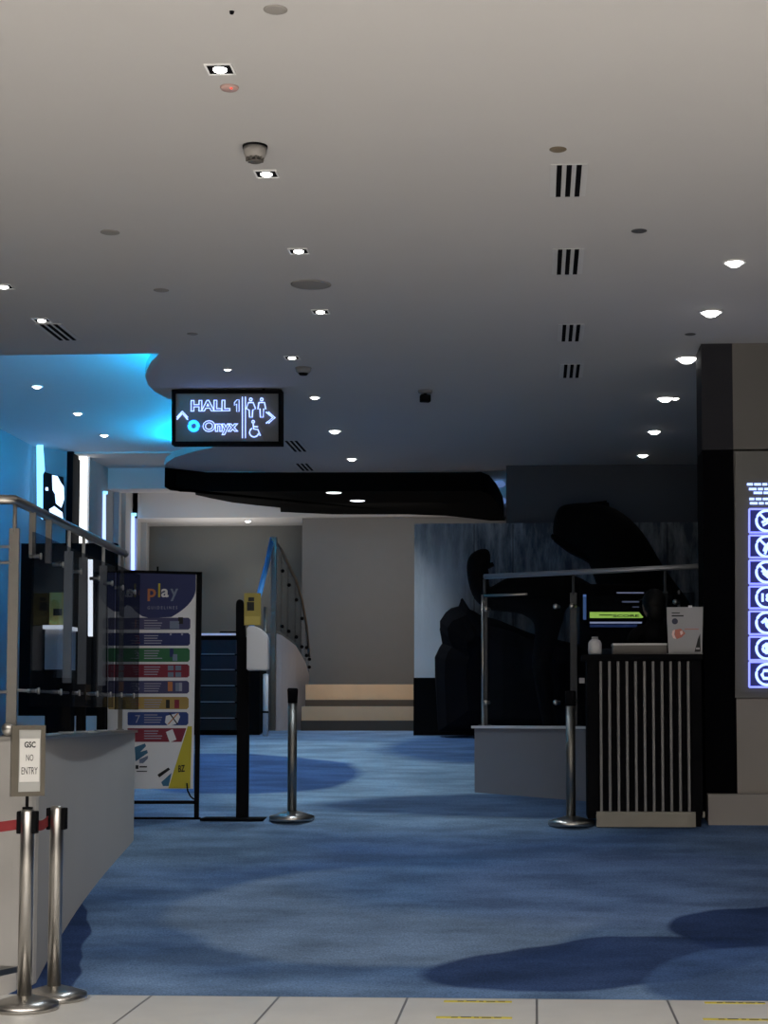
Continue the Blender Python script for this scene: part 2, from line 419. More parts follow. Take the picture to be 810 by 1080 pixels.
# LED line lying on the lip of the cut-out, hidden from below
lip = []
pth = [Vector((-5.6, yfront, 0)), Vector((tipw[0].x-.1, yfront, 0))] + [Vector((p.x, p.y, 0)) for p in tipw]
n_ = len(pth)
for i, p in enumerate(pth):
    t = (pth[min(i+1, n_-1)]-pth[max(i-1, 0)]).normalized()
    nrm = Vector((t.y, -t.x, 0))        # away from the opening
    lip.append(Vector((p.x, p.y, CZ+.105))+nrm*.22)
tag(obj('led_strip', MB().tube(lip, .018, 6), 'cove'), 'blue LED strip tucked along the lip of the ceiling recess', 'light strip')

# left corridor walls behind the parapet
pl = [(-5.78, 8.0), (-5.78, 19.05), (-5.5, 19.45), (-5.36, 19.9), (-5.33, 20.2), (-5.33, 24.6)]
def wall_run(pts, z0, z1, t=.12):
    b = MB()
    p = [Vector((x, y, z0)) for x, y in pts]; q = [Vector((x-t, y, z0)) for x, y in pts]
    return b.prism(p+q[::-1], (0, 0, z1-z0))
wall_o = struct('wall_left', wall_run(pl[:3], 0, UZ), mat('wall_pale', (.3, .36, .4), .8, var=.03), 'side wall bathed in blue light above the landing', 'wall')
b = wall_run(pl[3:], 0, UZ)
for yy in (21.0, 21.35, 22.0, 22.5, 23.1, 23.6): b.span(-5.34, -5.26, yy, yy+.12, 1.2, UZ)
struct('wall_corridor', b, 'grey_wall', 'grey corridor wall with thin pilasters behind the glowing portal', 'wall')
b = MB(); pA = W(65, 520, 19.45); pB = W(76.5, 520, 19.45)
b.span(pA.x, pB.x, 19.45, 19.8, 1.0, UZ)
struct('pillar', b, 'black_wall', 'black pillar between the blue wall and the glowing portal', 'pillar')
xl, xr = W(178, 600, 23).x, W(318.5, 600, 23).x
struct('wall_back', MB().span(-5.4, xr+.3, 23, 23.15, 1, 4.6), mat('olive_grey', (.17, .17, .155), .85, var=.03), 'grey end wall behind the poster and the slatted counter', 'wall')
xa, xb = W(318.5, 600, 22.1).x, W(438, 600, 22.1).x
struct('wall_stair', MB().span(xa, 2.2, 22.1, 22.25, 1, 4.6), mat('beige_grey', (.24, .235, .228), .85, var=.03), 'plain beige grey wall above the wooden stairs', 'wall')
struct('ceiling_corridor', MB().span(-9, 3, 19.5, 23.2, UZ-.02, UZ+.08), 'ceil_pale', 'ceiling of the far corridor beyond the blue recess', 'ceiling')
b = MB(); b.span(-9, -3.2, 20.7, 21.1, 4.22, UZ); b.span(-9, 3, 22.0, 23.2, BZ, UZ)
struct('trim_2', b, 'ceil_pale', 'dropped pale ceiling beams in the far corridor', 'trim')
# black soffit
so = [(173.8, 493), (180, 497), (215, 498), (330, 498), (500, 498), (507, 497.6)]
front = [Vector((p.x, p.y, 3.95)) for p in (Zp(*q, CZ) for q in so)]
rear = [Zp(x, y, 3.95) for x, y in [(516, 521), (524, 530), (530, 541), (532, 550.5), (515, 549), (495, 546.5), (470, 544), (430, 542.5), (350, 542.5), (296, 540), (295.5, 535.5), (270, 533), (245, 530), (222, 525.5), (206.5, 522), (205.5, 519.2), (190, 518.8)]]
struct('bulkhead', MB().prism(front+rear, (0, 0, CZ-3.95-.001)), 'soffit', 'glossy black curved bulkhead hanging at the end of the pale ceiling', 'ceiling')
# dark wall over the mural
x0, x1 = W(534, 520, 18.75).x, W(775, 520, 18.75).x
struct('wall_mural', MB().span(x0, 3.2, 18.6, 18.75, 1, CZ), mat('navy_wall', (.07, .08, .1), .8, var=.05), 'dark navy wall above the waterfall mural', 'wall')

# right side: black pillar, stone wall, base
c0, c1 = W(742, 600, 12.45).x, W(775, 600, 12.45).x
b = MB(); zj = W(758, 475, 12.45).z; b.span(c0, c1, 12.45, 12.85, .6, zj); b.mi = 1; b.span(c0, c1, 12.45, 12.85, zj+.006, CZ)
struct('column', b, [mat('column_black', (.002, .002, .003), .75, spec=.02), mat('column_charcoal', (.03, .03, .035), .75, spec=.02)], 'tall black column beside the striped counter', 'column')
b = MB(); b.span(c1, 5, 12.45, 12.6, .6, W(790, 737, 12.45).z)
b.span(c1, 5, 12.48, 12.6, W(790, 737, 12.45).z, W(790, 475, 12.45).z)
b.mi = 1; b.span(c1, 5, 12.45, 12.6, W(790, 475, 12.45).z+.01, CZ)
struct('wall_right', b, ['right_wall', 'grey_dark'], 'grey stone clad wall carrying the glowing rules board', 'wall')
struct('baseboard_right', MB().span(W(747, 850, 12.3).x, 5, 12.3, 12.45, .55, W(780, 838, 12.3).z), 'right_wall', 'stone plinth at the foot of the wall beside the counter', 'plinth')

# stairs
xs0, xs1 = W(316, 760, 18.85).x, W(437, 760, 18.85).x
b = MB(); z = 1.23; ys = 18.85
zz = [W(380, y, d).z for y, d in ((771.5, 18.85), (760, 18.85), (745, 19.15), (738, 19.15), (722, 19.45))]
b.mi = 1; b.span(xs0, xs1, 18.95, 22.09, .9, zz[1])  # dark bands: carpet kerb here, nosing shade coloured in further up
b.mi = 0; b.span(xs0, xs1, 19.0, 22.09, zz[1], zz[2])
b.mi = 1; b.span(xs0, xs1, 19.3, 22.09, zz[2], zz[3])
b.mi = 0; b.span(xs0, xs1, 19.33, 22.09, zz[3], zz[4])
tag(obj('stairs', b, ['riser', 'shade_band']), 'broad wooden stairs with pale risers below the plain wall', 'stairs')

# ------------------------------------------------------------------ left parapet
Cc = W(15, 527, 8.78); Dd = W(132, 585, 11.87)
PT = 1.30
A_ = W(39, 800, 8.75); B_ = W(142, 800, 11.8)
A = Vector((A_.x, 8.75, 0)); B = Vector((B_.x, 11.8, 0))
dirv = (B-A).normalized(); nin = Vector((-dirv.y, dirv.x, 0))
def parapet_outline(off):
    # rounded outer corner between the front face and the side face
    a = A+nin*off; bb = B+nin*off
    return a, bb
b = MB()
rad = .12
pts = [Vector((-9, 8.75, 0)), A+Vector((-rad, 0, 0))]
for k in range(1, 6):
    t = k/6; pts.append((A+Vector((-rad, 0, 0)))*(1-t)**2+A*2*t*(1-t)+(A+dirv*rad)*t*t)
def curve_x(y):      # the side face bows gently: in at the middle, out towards its end
    t = (y-A.y)/(B.y-A.y); return A.x+(B.x-A.x)*t - .055*math.sin(PI*min(1, t*1.02))
side_pts = [Vector((curve_x(A.y+rad+k*(B.y-A.y-rad)/14), A.y+rad+k*(B.y-A.y-rad)/14, 0)) for k in range(15)]
pts += side_pts+[B+nin*.25, A+nin*.25+dirv*.1+Vector((0, .1, 0)), Vector((-9, 8.97, 0))]
b.prism(pts, (0, 0, PT))
struct('wall_parapet', b, mat('parapet_paint', (.4, .385, .365), .8, var=.03, scale=3), 'low pale retaining wall along the side of the carpet ramp', 'wall')
capp = [Vector((-9, 8.73, PT)), A+Vector((.015, -.02, PT)), B+Vector((.02, .0, PT)), B+nin*.22+Vector((0, 0, PT)), A+nin*.22+Vector((0, .1, PT)), Vector((-9, 8.99, PT))]
struct('trim_3', MB().prism(capp, (0, 0, .018)), 'steel', 'bright metal capping on the low retaining wall', 'trim')
struct('landing', MB().prism([Vector((-9, 8.9, .1)), A+nin*.2+Vector((0, .2, .1)), B+nin*.2+Vector((0, 0, .1)), Vector((-9, 11.8, .1))], (0, 0, 1.05)), 'grey_dark', 'raised landing behind the glass railing', 'floor')
# skirting kerb at the foot of the front face
b = MB(); k0 = W(-40, 1040, 8.1); k1 = W(17.5, 1018, 8.72)
q = [Vector((-3.6, 7.95, 0)), Vector((k1.x-.12, 8.42, 0)), Vector((k1.x, 8.72, 0)), Vector((k1.x, 8.76, 0)), Vector((-3.6, 8.76, 0))]
b.prism(q, (0, 0, .1))
b.mi = 1; b.prism([p+Vector((0, 0, .1)) for p in q], (0, 0, .03))
struct('baseboard_left', b, ['beige', 'steel_dark'], 'low kerb with dark metal edge at the foot of the retaining wall', 'kerb')

# ------------------------------------------------------------------ glass railing, left
HR = Cc.z
r = thing('glass_railing', (Cc.x, Cc.y, PT+.018), 'steel railing with dark tinted glass along the ramp wall beside the poster', 'railing')
hr = MB().tube([Vector((-6.5, Cc.y-.02, HR)), Vector((Cc.x-.04, Cc.y-.01, HR)), Vector((Cc.x, Cc.y, HR)), Vector((Dd.x, Dd.y, HR))], .026, 12)
obj('handrail', hr, 'steel', r)
CAPZ = PT+.018
def post(px, wide, top, par, thin_top=True, mname='post_grey', A1=Cc, B1=Dd):
    p = on_line(A1, B1, px, 2.0)
    b = MB(); b.box((p.x, p.y, (CAPZ+top)/2), (wide, .02, top-CAPZ), 0, .003)
    if thin_top: b.cyl((p.x, p.y, top-.02), (p.x, p.y, HR-.02), .011)
    b.lathe([(0, 0), (wide*.9, 0), (wide*.9, .008), (0, .008)], (p.x, p.y, CAPZ), 12)
    return obj('post', b, mname, par), p
plist = []
for px, w in ((14, .055), (71.5, .052), (87, .052), (108, .05), (128, .03)):
    o_, p = post(px, w, 2.42, r, mname='post_grey' if px in (14, 128) else 'post_light'); plist.append((px, p))
    if px in (71.5, 87, 108): obj('post_lower_black', MB().box((p.x, p.y, (CAPZ+1.62)/2), (w+.004, .026, 1.62-CAPZ)), 'black', o_)  # lower part of these posts is black
for px in (34, 51):
    p = on_line(Cc, Dd, px, 2.3); obj('rail_bracket', MB().box((p.x, p.y, (2.3+HR-.02)/2), (.036, .02, HR-.02-2.3), 0, .003), 'post_grey', r)
for k, zz_ in enumerate((2.32, 2.235, 1.55)):
    obj('crossbar', MB().cyl((-6.5, Cc.y, zz_), (Cc.x-.02, Cc.y, zz_), .009), 'steel', r)
for k, zz_ in enumerate((1.56,)):
    obj('crossbar', MB().cyl((Cc.x+.02, Cc.y+.03, zz_), (Dd.x, Dd.y, zz_), .008), 'steel', r)
side = Vector((Dd.y-Cc.y, -(Dd.x-Cc.x), 0)).normalized()      # towards the ramp
def panel(pxa, pxb, za, zb, mname, par, off=.05):
    a = on_line(Cc, Dd, pxa, 2)+side*off; c = on_line(Cc, Dd, pxb, 2)+side*off
    b = MB().prism([(a.x, a.y, za), (c.x, c.y, za), (c.x, c.y, zb), (a.x, a.y, zb)], side*.012)
    g = obj('glass_panel', b, mname, par)
    return g, a, c
g1, a1, c1_ = panel(23, 111, 1.475, 2.42, 'glass_dark', r)
g2, a2, c2 = panel(114, 138, 1.46, 2.44, 'glass_mid', r)
def standoff(p, par, pn=None):
    b = MB(); b.cyl(p-side*.045, p+side*.014, .011, n=12); b.cyl(p+side*.012, p+side*.02, .018, n=12)
    return obj('standoff', b, 'steel', par)
for (a_, c_, ts, pn_) in ((a1, c1_, (.06, .3, .52, .76, .95), g1), (a2, c2, (.2, .75), g2)):
    for t in ts:
        for zz_ in (1.56, 2.3):
            p = a_.lerp(c_, t); standoff(Vector((p.x, p.y, zz_)), pn_)
b = MB(); kp = W(8, 769, 8.70)
b.cyl(kp, kp+Vector((0, .06, 0)), .03, n=16); b.ball(kp, .034, (1, .5, 1))
obj('mounting_bolt', b, 'steel', r)

# ------------------------------------------------------------------ left stanchions
def make_stanchion(loc, label, near=True, H=.97):
    s = thing('stanchion', loc, label, 'stanchion', 'steel belt barrier posts')
    n = 20
    obj('base', MB().lathe([(0, 0), (.165, 0), (.168, .012), (.165, .032), (.1, .052), (.045, .068), (0, .07)], n=32), 'steel', s, True)
    pm = 'steel' if near else 'steel_dark'
    if near:
        obj('pole', MB().lathe([(0, .068), (.034, .068), (.034, H-.015), (.026, H), (0, H+.002)], n=n), pm, s, True)
        b = MB()
        for sg in (-1, 1): b.box((sg*.037, .004, H-.065), (.026, .05, .11), 0, .006)
        b.box((0, .037, H-.065), (.05, .022, .11), 0, .006)
    else:
        obj('pole', MB().lathe([(0, .068), (.034, .068), (.034, H-.11), (0, H-.11)], n=n), pm, s, True)
        b = MB(); b.lathe([(0, H-.11), (.036, H-.11), (.04, H-.012), (.034, H), (0, H)], n=n)
    obj('belt_head', b, 'black', s, True)
    return s
g_ = W(26, 1064, 8.2); s1 = make_stanchion((Zp(25.5, 1064.5, 0).x, Zp(25.5, 1064.5, 0).y, 0), 'steel belt post carrying the NO ENTRY sign holder')
p2 = Zp(57, 1046, 0); s2 = copy_thing(s1, (W(57, 1040, 8.52).x, 8.52, 0), 'steel belt post at the carpet edge just behind the NO ENTRY post')
p3 = Gp(307, 866); s3 = make_stanchion((p3.x, 12.42, .65), 'steel post beside the black sanitiser stand, no belt', False)
p4 = Gp(602, 866.5); s4 = copy_thing(s3, (p4.x, 12.3, fz(12.3)-.005), 'steel post beside the striped counter')
H = .97
def belt(p, q, par, sag=.015):
    b = MB(); p, q = Vector(p), Vector(q); d = (q-p); pts = []
    n = 8; up = Vector((0, 0, .025)); sd = Vector((-d.y, d.x, 0)).normalized()*.0015
    for k in range(n):
        t0, t1 = k/n, (k+1)/n
        f = lambda t: p+d*t-Vector((0, 0, sag*4*t*(1-t)))
        a, c = f(t0), f(t1)
        b.prism([a-up-sd, a+up-sd, a+up+sd, a-up+sd], c-a)
    return obj('belt', b, 'belt', par)
hz = H-.075
belt(s1.location+Vector((.03, .03, hz)), s2.location+Vector((-.04, -.02, hz)), s1)
belt(s1.location+Vector((-1.6, -.6, hz-.02)), s1.location+Vector((-.045, -.01, hz)), s1, .05)

# sign holder on stanchion one
sp = s1.location
sh = thing('sign_holder', (sp.x, sp.y, H), 'bronze framed sign holder reading NO ENTRY on a belt post', 'sign')
sh.rotation_euler = (0, 0, math.radians(33))
def L(x, z, y=0): return (x, y, z)
zb, zt = .062, .41; hw = .084
b = MB(); fr = .022
b.span(-hw, hw, 0, .02, zb, zb+fr); b.span(-hw, hw, 0, .02, zt-fr, zt)
b.span(-hw, -hw+fr+.014, 0, .02, zb+fr, zt-fr); b.span(hw-fr, hw, 0, .02, zb+fr, zt-fr)
obj('frame', b, 'bronze', sh, True)
ins_ = obj('insert', MB().span(-hw+fr, hw-fr, .006, .014, zb+fr, zt-fr), 'acrylic', sh, True)
b = MB(); b.span(-hw+.041, hw-fr-.006, .003, .0055, zb+.07, zt-.065)
b.mi = 1
cx = .007
b.text('GSC', .03, (cx-.028, .0028, zt-.11), (1, 0, 0), (0, 0, 1), .0006, w=.056, bold=.03)
b.text('NO', .032, (cx-.018, .0028, zt-.175), (1, 0, 0), (0, 0, 1), .0006, w=.036)
b.text('ENTRY', .034, (cx-.04, .0028, zt-.24), (1, 0, 0), (0, 0, 1), .0006, w=.08)
obj('paper_notice', b, ['paper', 'ink'], ins_, True)
b = MB(); b.cyl((0, .012, 0), (0, .012, zb+.005), .008); b.lathe([(0, 0), (.026, 0), (.026, .01), (0, .012)], (0, .0, 0), 16)
obj('stem', b, 'black_metal', sh, True)

# ------------------------------------------------------------------ things behind the dark glass
def kiosk():
    Y = 14.2
    p = W(57, 700, Y); z0 = fz(Y)
    k = thing('information_kiosk', (p.x, Y, z0), 'grey kiosk with yellow poster seen through the dark glass', 'kiosk')
    xL, xR = W(47, 700, Y).x, W(66, 700, Y).x
    zs = W(57, 661, Y).z; zm = W(57, 706, Y).z
    obj('body', MB().span(xL, xR, Y+.03, Y+.4, z0, zm), 'black', k)
    obj('front_panel', MB().span(xL, xR, Y, Y+.4, zm, zs-.02), 'white', k)
    obj('shelf', MB().span(xL-.01, xR+.01, Y-.04, Y+.42, zs-.02, zs+.012), emit('shelf_glow', (1, 1, 1), .9), k)  # white shelf with a self-glowing surface
    b = MB(); zt_ = W(57, 624, Y).z
    b.span(xL+.005, xR-.005, Y+.1, Y+.13, zs+.012, zt_)
    b.mi = 1; b.span(xL+.04, xR-.04, Y+.095, Y+.1, zs+.1, zs+.16)
    obj('poster_board', b, [mat('mustard', (.6, .47, .12), .6), 'ink'], k)
kiosk()
b = MB(); b.span(W(21, 650, 15.6).x, W(121, 650, 15.6).x, 15.6, 15.7, W(60, 755, 15.6).z, W(60, 573, 15.6).z); b.mi = 1; b.span(W(21, 650, 15.6).x, W(121, 650, 15.6).x, 15.57, 15.7, .8, W(60, 755, 15.6).z)
struct('added_dark_partition', b, ['black_wall', 'white'], 'added black partition darkening the view behind the kiosk', 'partition')  # partition added to make the view through the glass dark
# glowing portal, corridor signs
px0, px1 = W(81.5, 520, 19.75).x, W(92, 520, 19.75).x
pt = thing('light_portal', ((px0+px1)/2, 19.75, 1.2), 'doorway portal outlined by a bright white light strip', 'doorway light')
zt_ = W(86, 479, 19.75).z
obj('light_tube', MB().span(W(84, 520, 19.7).x, W(90.5, 520, 19.7).x, 19.7, 19.76, 1.25, zt_-.03, .01), 'strip_white', pt)
obj('lintel_tube', MB().span(W(77, 520, 19.7).x, W(84, 520, 19.7).x, 19.7, 19.76, zt_-.07, zt_-.03, .01), 'strip_white', pt)
obj('frame', MB().span(W(76.8, 520, 19.77).x, W(94, 520, 19.77).x, 19.77, 19.9, 1.2, zt_), 'grey_wall', pt)
b = MB(); p = W(95, 630, 19.6)
tag(obj('light_column', MB().rect(92.8, 590, 96.8, 671, 15.54, .04), 'strip_white'), 'slim white light column seen through the dark glass', 'light')
ns = thing('neon_sign', (W(52, 520, 19.2).x, 19.2, 2.4), 'blurred blue white neon sign on the blue wall above the handrail', 'neon sign')
obj('backing', MB().px([(44, 497), (66, 503), (66, 552), (44, 548)], 19.0, .05), 'black', ns)
obj('backlight', MB().px([(38.5, 470), (44.5, 466), (46.5, 496), (44.5, 500), (44.5, 548), (39, 542)], 18.95, .03), emit('glow_b', (.2, .6, 1), 2.2), ns)
b = MB()
for q in ([(55, 501), (60, 502), (63, 508), (66.5, 513), (67, 526), (64, 535), (59, 531), (58, 521), (55.5, 517)], [(52, 537), (57, 534), (65, 540), (66, 550), (60, 550), (53, 546)]):
    b.px(q, 18.95, .03)
for q in ([(48, 514), (50, 514), (50, 517), (48, 517)],): b.px(q, 18.95, .03)
obj('glowing_letters', b, emit('glow_w', (.5, .7, 1), 2.4), ns)
for (q, lab) in ((((104.5, 518, 111, 569)), 'blue white neon frame on the corridor wall beside the portal'), (((135.5, 541, 141.5, 600)), 'blue white neon frame on the corridor wall above the poster')):
    x0_, y0_, x1_, y1_ = q; d = (-5.27*1780)/((x0_+x1_)/2-565)
    t = thing('neon_sign', W((x0_+x1_)/2, y1_, d), lab, 'neon sign', 'neon frames on the corridor wall')
    obj('frame_tube', MB().rect(x1_-3.2, y0_+3, x1_, y1_+12, d-.05, .03), 'neon', t)
    obj('cross_tube', MB().rect(x0_, y0_, x1_+2, y0_+3, d-.05, .03), 'neon_cyan', t)
    obj('side_tube', MB().rect(x0_, y0_+9, x0_+2.4, y0_+30, d-.05, .03), 'neon_cyan', t)
d = 20.5
tag(obj('neon_tube', MB().cyl(W(97.8, 500, 20.6), W(97.8, 536, 20.6), .012), 'neon_cyan'), 'thin cyan neon tube just past the glowing portal', 'neon sign')
p = W(125.5, 525, 21.2); tag(obj('indicator_light', MB().ball(p, .03, (1, .6, 1.3)), 'lamp_soft'), 'tiny white light on the corridor wall between neon frames', 'light')

# ------------------------------------------------------------------ poster stand
Yp = 12.42
pb = thing('poster_stand', (W(163, 862, Yp).x, Yp, .65), 'black framed standing poster of play rules in coloured rows', 'poster stand')
b = MB()
def bar(b, x0, y0, x1, y1, Y=Yp, t=.03): b.rect(x0, y0, x1, y1, Y, t)
b.px([(207.3, 604), (212.5, 603), (209, 865), (204.6, 865)], Yp, .03)
b.px([(110, 600), (113, 600), (113, 865), (110, 865)], Yp, .03)
b.px([(110, 600.5), (212.5, 603.2), (212.3, 606), (110, 603.5)], Yp, .03)
bar(b, 112, 844.5, 206, 848); bar(b, 108, 862, 211, 866.5)
obj('frame', b, 'black_metal', pb)
obj('hook', MB().rect(165.3, 597.5, 167, 604, Yp, .01), 'black_metal', pb)
b = MB(); Yf = Yp+.012
PM = [mat('print_white', (.72, .72, .73), .6, var=.02), mat('print_navy', (.015, .025, .11), .5), mat('print_violet', (.05, .05, .13), .5), mat('print_green', (.02, .13, .05), .5), mat('print_red', (.2, .015, .035), .5), mat('print_gold', (.36, .24, .07), .5), mat('print_yellow', (.5, .42, .03), .5), mat('print_text', (.3, .3, .38), .5), mat('print_orange', (.45, .16, .06), .5), mat('print_teal', (.04, .14, .24), .5), M['ink'], mat('print_slate', (.16, .2, .28), .5), mat('print_blue', (.02, .05, .2), .5)]
b.px([(113, 603), (207.5, 605.5), (203.5, 832), (113, 832)], Yf, .006)
lay = [0]
def q_(pts, mi, lvl):
    b.mi = mi; b.px(pts, Yf-.0012*lvl, .001)
arc = [(113, 603.2), (206.8, 605.6)]+[(206.3-.4*k-((k/9)**2.2)*22, 622+k*3.2) for k in range(10)]+[(158, 652), (150, 650), (143, 645), (138.5, 640), (134, 638), (126, 645), (121, 645), (113, 640)]
q_(arc, 1, 1)
for k in range(8):
    yt = [651.5, 667.5, 683.5, 700.5, 718, 735, 751, 768][k]; yb_ = yt+[12.5, 13.5, 14.5, 14, 13.5, 13, 14, 14.5][k]
    xr_ = 200.8-.36*k; xl_ = 114 if k < 6 else 134.5
    mi = [2, 1, 3, 4, 2, 5, 12, 4][k]
    if k == 7: q_([(xl_, yt), (196.5, yt), (191.5, yb_), (xl_, yb_)], mi, 1)
    else: q_([(xl_, yt+1), (xl_+1, yt), (xr_-2, yt), (xr_, yt+2), (xr_, yb_-2), (xr_-2, yb_), (xl_+1, yb_), (xl_, yb_-1)], mi, 1)
    for j in range(4): q_([(152, yt+2.5+j*2.6), (166+((k*7+j*5) % 6), yt+2.5+j*2.6), (166+((k*7+j*5) % 6), yt+3.5+j*2.6), (152, yt+3.5+j*2.6)], 7, 2)
    b.mi = [8, 4, 7, 4, 7, 8, 7, 7][k]
    if k < 7: b.text(str(k+1), .058, W(142.5, yb_-2.5, Yf-.003), (1, 0, 0), (0, 0, 1), .0005)
for (x, y, w, h, mi) in ((179, 655, 10, 8, 11), (188, 651, 5, 7, 10), (179, 684, 4, 9, 1), (182, 690, 5, 7, 11), (177, 702, 6, 5, 11), (185, 702, 6, 5, 11), (177, 709, 6, 5, 11), (185, 709, 6, 5, 11), (177, 719, 5, 10, 8), (185, 720, 4, 9, 11), (189, 720, 3, 9, 7), (175, 738, 4, 9, 10), (184, 738, 5, 9, 4), (179, 668, 2, 2, 7), (191, 668, 2, 2, 7)):
    q_([(x, y), (x+w, y), (x+w, y+h), (x, y+h)], mi, 2)
q_([(175, 755), (188, 752), (190, 756), (187, 763), (178, 766), (174, 762)], 0, 2)
q_([(178, 752), (179.5, 752), (188, 764), (186.5, 764)], 10, 3); q_([(187, 752), (188.5, 752), (178, 764), (176.5, 764)], 8, 3)
q_([(175, 772), (182, 769), (186, 780), (179, 783)], 0, 2)
q_([(202.5, 766), (198, 766), (177.5, 831.5), (200.5, 831.5)], 6, 2)
q_([(142, 788), (153, 784), (154, 787), (148, 793), (155, 791), (156, 794), (143, 803)], 9, 2)
q_([(147, 801), (156, 797), (156, 800), (151, 805), (147, 805)], 11, 2)
q_([(166, 817), (177.5, 809.5), (179.5, 811.5), (168, 820)], 10, 2)
q_([(170, 825), (181, 815), (178, 829), (172, 829)], 9, 2)
q_([(143, 807), (146, 807), (146, 811), (143, 811)], 10, 2); q_([(147, 808), (155, 808), (155, 809.5), (147, 809.5)], 10, 2); q_([(144, 813), (155, 813), (155, 814), (144, 814)], 10, 2)
b.mi = 10; b.text('BZ', .05, W(188, 814.5, Yf-.004), (1, 0, .1), (0, 0, 1), .0005, w=.05, bold=.02)
for ch, x, mi, w_ in (('p', 155.6, 8, 9), ('l', 166.8, 6, 2.2), ('a', 170, 0, 8), ('y', 179.5, 11, 8.5)):
    b.mi = mi
    bot = 634 if ch in 'py' else 630; top = 615.5 if ch == 'l' else 621
    h_ = (W(0, top, Yf).z-W(0, bot, Yf).z); b.text(ch, h_, W(x, bot, Yf-.0035), (1, 0, 0), (0, 0, 1), .0006, w=w_*12.4/1780, bold=.02)
b.mi = 7; b.text('G U I D E L I N E S', .022, W(155.5, 642.5, Yf-.0035), (1, 0, 0), (0, 0, 1), .0005, w=.225)
obj('poster', b, PM, pb)
obj('cord', MB().tube([W(197, 826, Yp-.005), W(198, 834, Yp-.01), W(201, 840, Yp-.005), W(204.5, 843, Yp+.01)], .006, 6), 'black_metal', pb)

# ------------------------------------------------------------------ sanitiser stand
Ys = 12.47
ss = thing('sanitiser_stand', (W(255.5, 864, Ys).x, Ys, .65), 'black post stand with white hand dispenser and yellow card', 'sanitiser stand')
b = MB(); x0_, x1_ = W(249.3, 800, Ys).x, W(261.8, 800, Ys).x
b.span(x0_, x1_, Ys, Ys+.05, .66, W(255, 672, Ys).z, .004)
obj('post', b, 'black', ss)
b = MB(); b.px([(248.8, 672)]+[(252.8-4*math.cos(a), 637-5*math.sin(a)) for a in [k*PI/6 for k in range(7)]]+[(258.8, 672)], Ys, .03)
obj('back_plate', b, 'black', ss)
b = MB(); b.rect(257.5, 625.5, 275, 659.5, Ys-.005, .012); b.mi = 1; b.rect(262, 630, 268, 634, Ys-.007, .002); b.rect(260.5, 635, 268, 644, Ys-.007, .002); b.mi = 2; b.rect(258.2, 650, 274, 659, Ys-.007, .002)
obj('card_holder', b, ['sanit_yellow', 'ink', mat('card_amber', (.42, .33, .08), .4)], ss)
b = MB(); cap = [(260, 707), (260, 661.5), (263, 660), (268, 660.2), (273, 662.5), (277.5, 666), (281.5, 671), (282.2, 676), (282.2, 706.5)]
b.px(cap, Ys-.11, .1)
bmesh.ops.bevel(b.bm, geom=[e for e in b.bm.edges], offset=.008, segments=2, affect='EDGES')
obj('dispenser', b, 'plastic_white', ss)
b = MB(); b.span(W(214, 865, Ys).x, W(280, 865, Ys).x, Ys-.12, Ys+.16, .648, .665, .004); obj('base_plate', b, 'black', ss)
# slatted counter far behind
Yc = 18.3; zf = fz(Yc)
sc_ = thing('slatted_counter', (W(240, 771, Yc).x, Yc, zf), 'black slatted counter standing behind the black sanitiser post', 'counter')
xa_, xb_, xc_ = W(204.5, 700, Yc).x, W(250, 700, Yc).x, W(273.5, 700, Yc).x
zt_ = W(230, 670, Yc).z; za_ = W(230, 671.5, Yc).z
obj('body', MB().span(xa_, xc_, Yc+.05, Yc+.5, zf, W(230, 707, Yc).z).span(xa_, xb_, Yc+.05, Yc+.5, W(230, 707, Yc).z, zt_), 'black', sc_)
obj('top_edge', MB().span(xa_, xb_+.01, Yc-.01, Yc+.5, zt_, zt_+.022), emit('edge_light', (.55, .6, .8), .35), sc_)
for k in range(6):
    y0_ = [689.5, 706, 722.8, 740, 757][k] if k < 5 else 770
    y1_ = 673 if k == 0 else [689.5, 706, 722.8, 740, 757][k-1]
    b = MB(); b.mi = 0; b.rect(xa_ and 206, y1_+2, 249, y0_, Yc, .05)
    if k < 5: b.mi = 1; b.rect(206.5, y0_-.3, 247, y0_+.9, Yc-.004, .03)
    obj('slat', b, [mat('slat_navy', (.012, .013, .03) if k < 2 else (.005, .005, .006), .5), mat('slat_edge', (.24, .24, .27), .5)], sc_)
zt_ = W(230, 670, Yc).z
tag(obj('clipboard', MB().span(W(229, 668, Yc).x, W(248, 668, Yc).x, Yc+.15, Yc+.35, zt_+.0225, zt_+.05), 'black'), 'small black tray lying on the slatted counter top', 'tray')
# slim pale post behind it
p = W(280, 768, 18.75)
p = W(280, 768, 18.25)
wp = thing('slim_post', (p.x, 18.25, fz(18.25)), 'slim pale post with collar behind the white hand dispenser', 'post')
zt_ = W(280, 712, 18.25).z; zm_ = W(280, 751, 18.25).z
obj('pole', MB().cyl((p.x, 18.25, fz(18.25)), (p.x, 18.25, zt_), .03), 'plastic_white', wp)
obj('collar', MB().cyl((p.x, 18.25, zm_-.01), (p.x, 18.25, zm_+.01), .034), 'black_metal', wp)
obj('cap', MB().ball((p.x, 18.25, zt_), .032, (1, 1, .5)), 'plastic_white', wp)

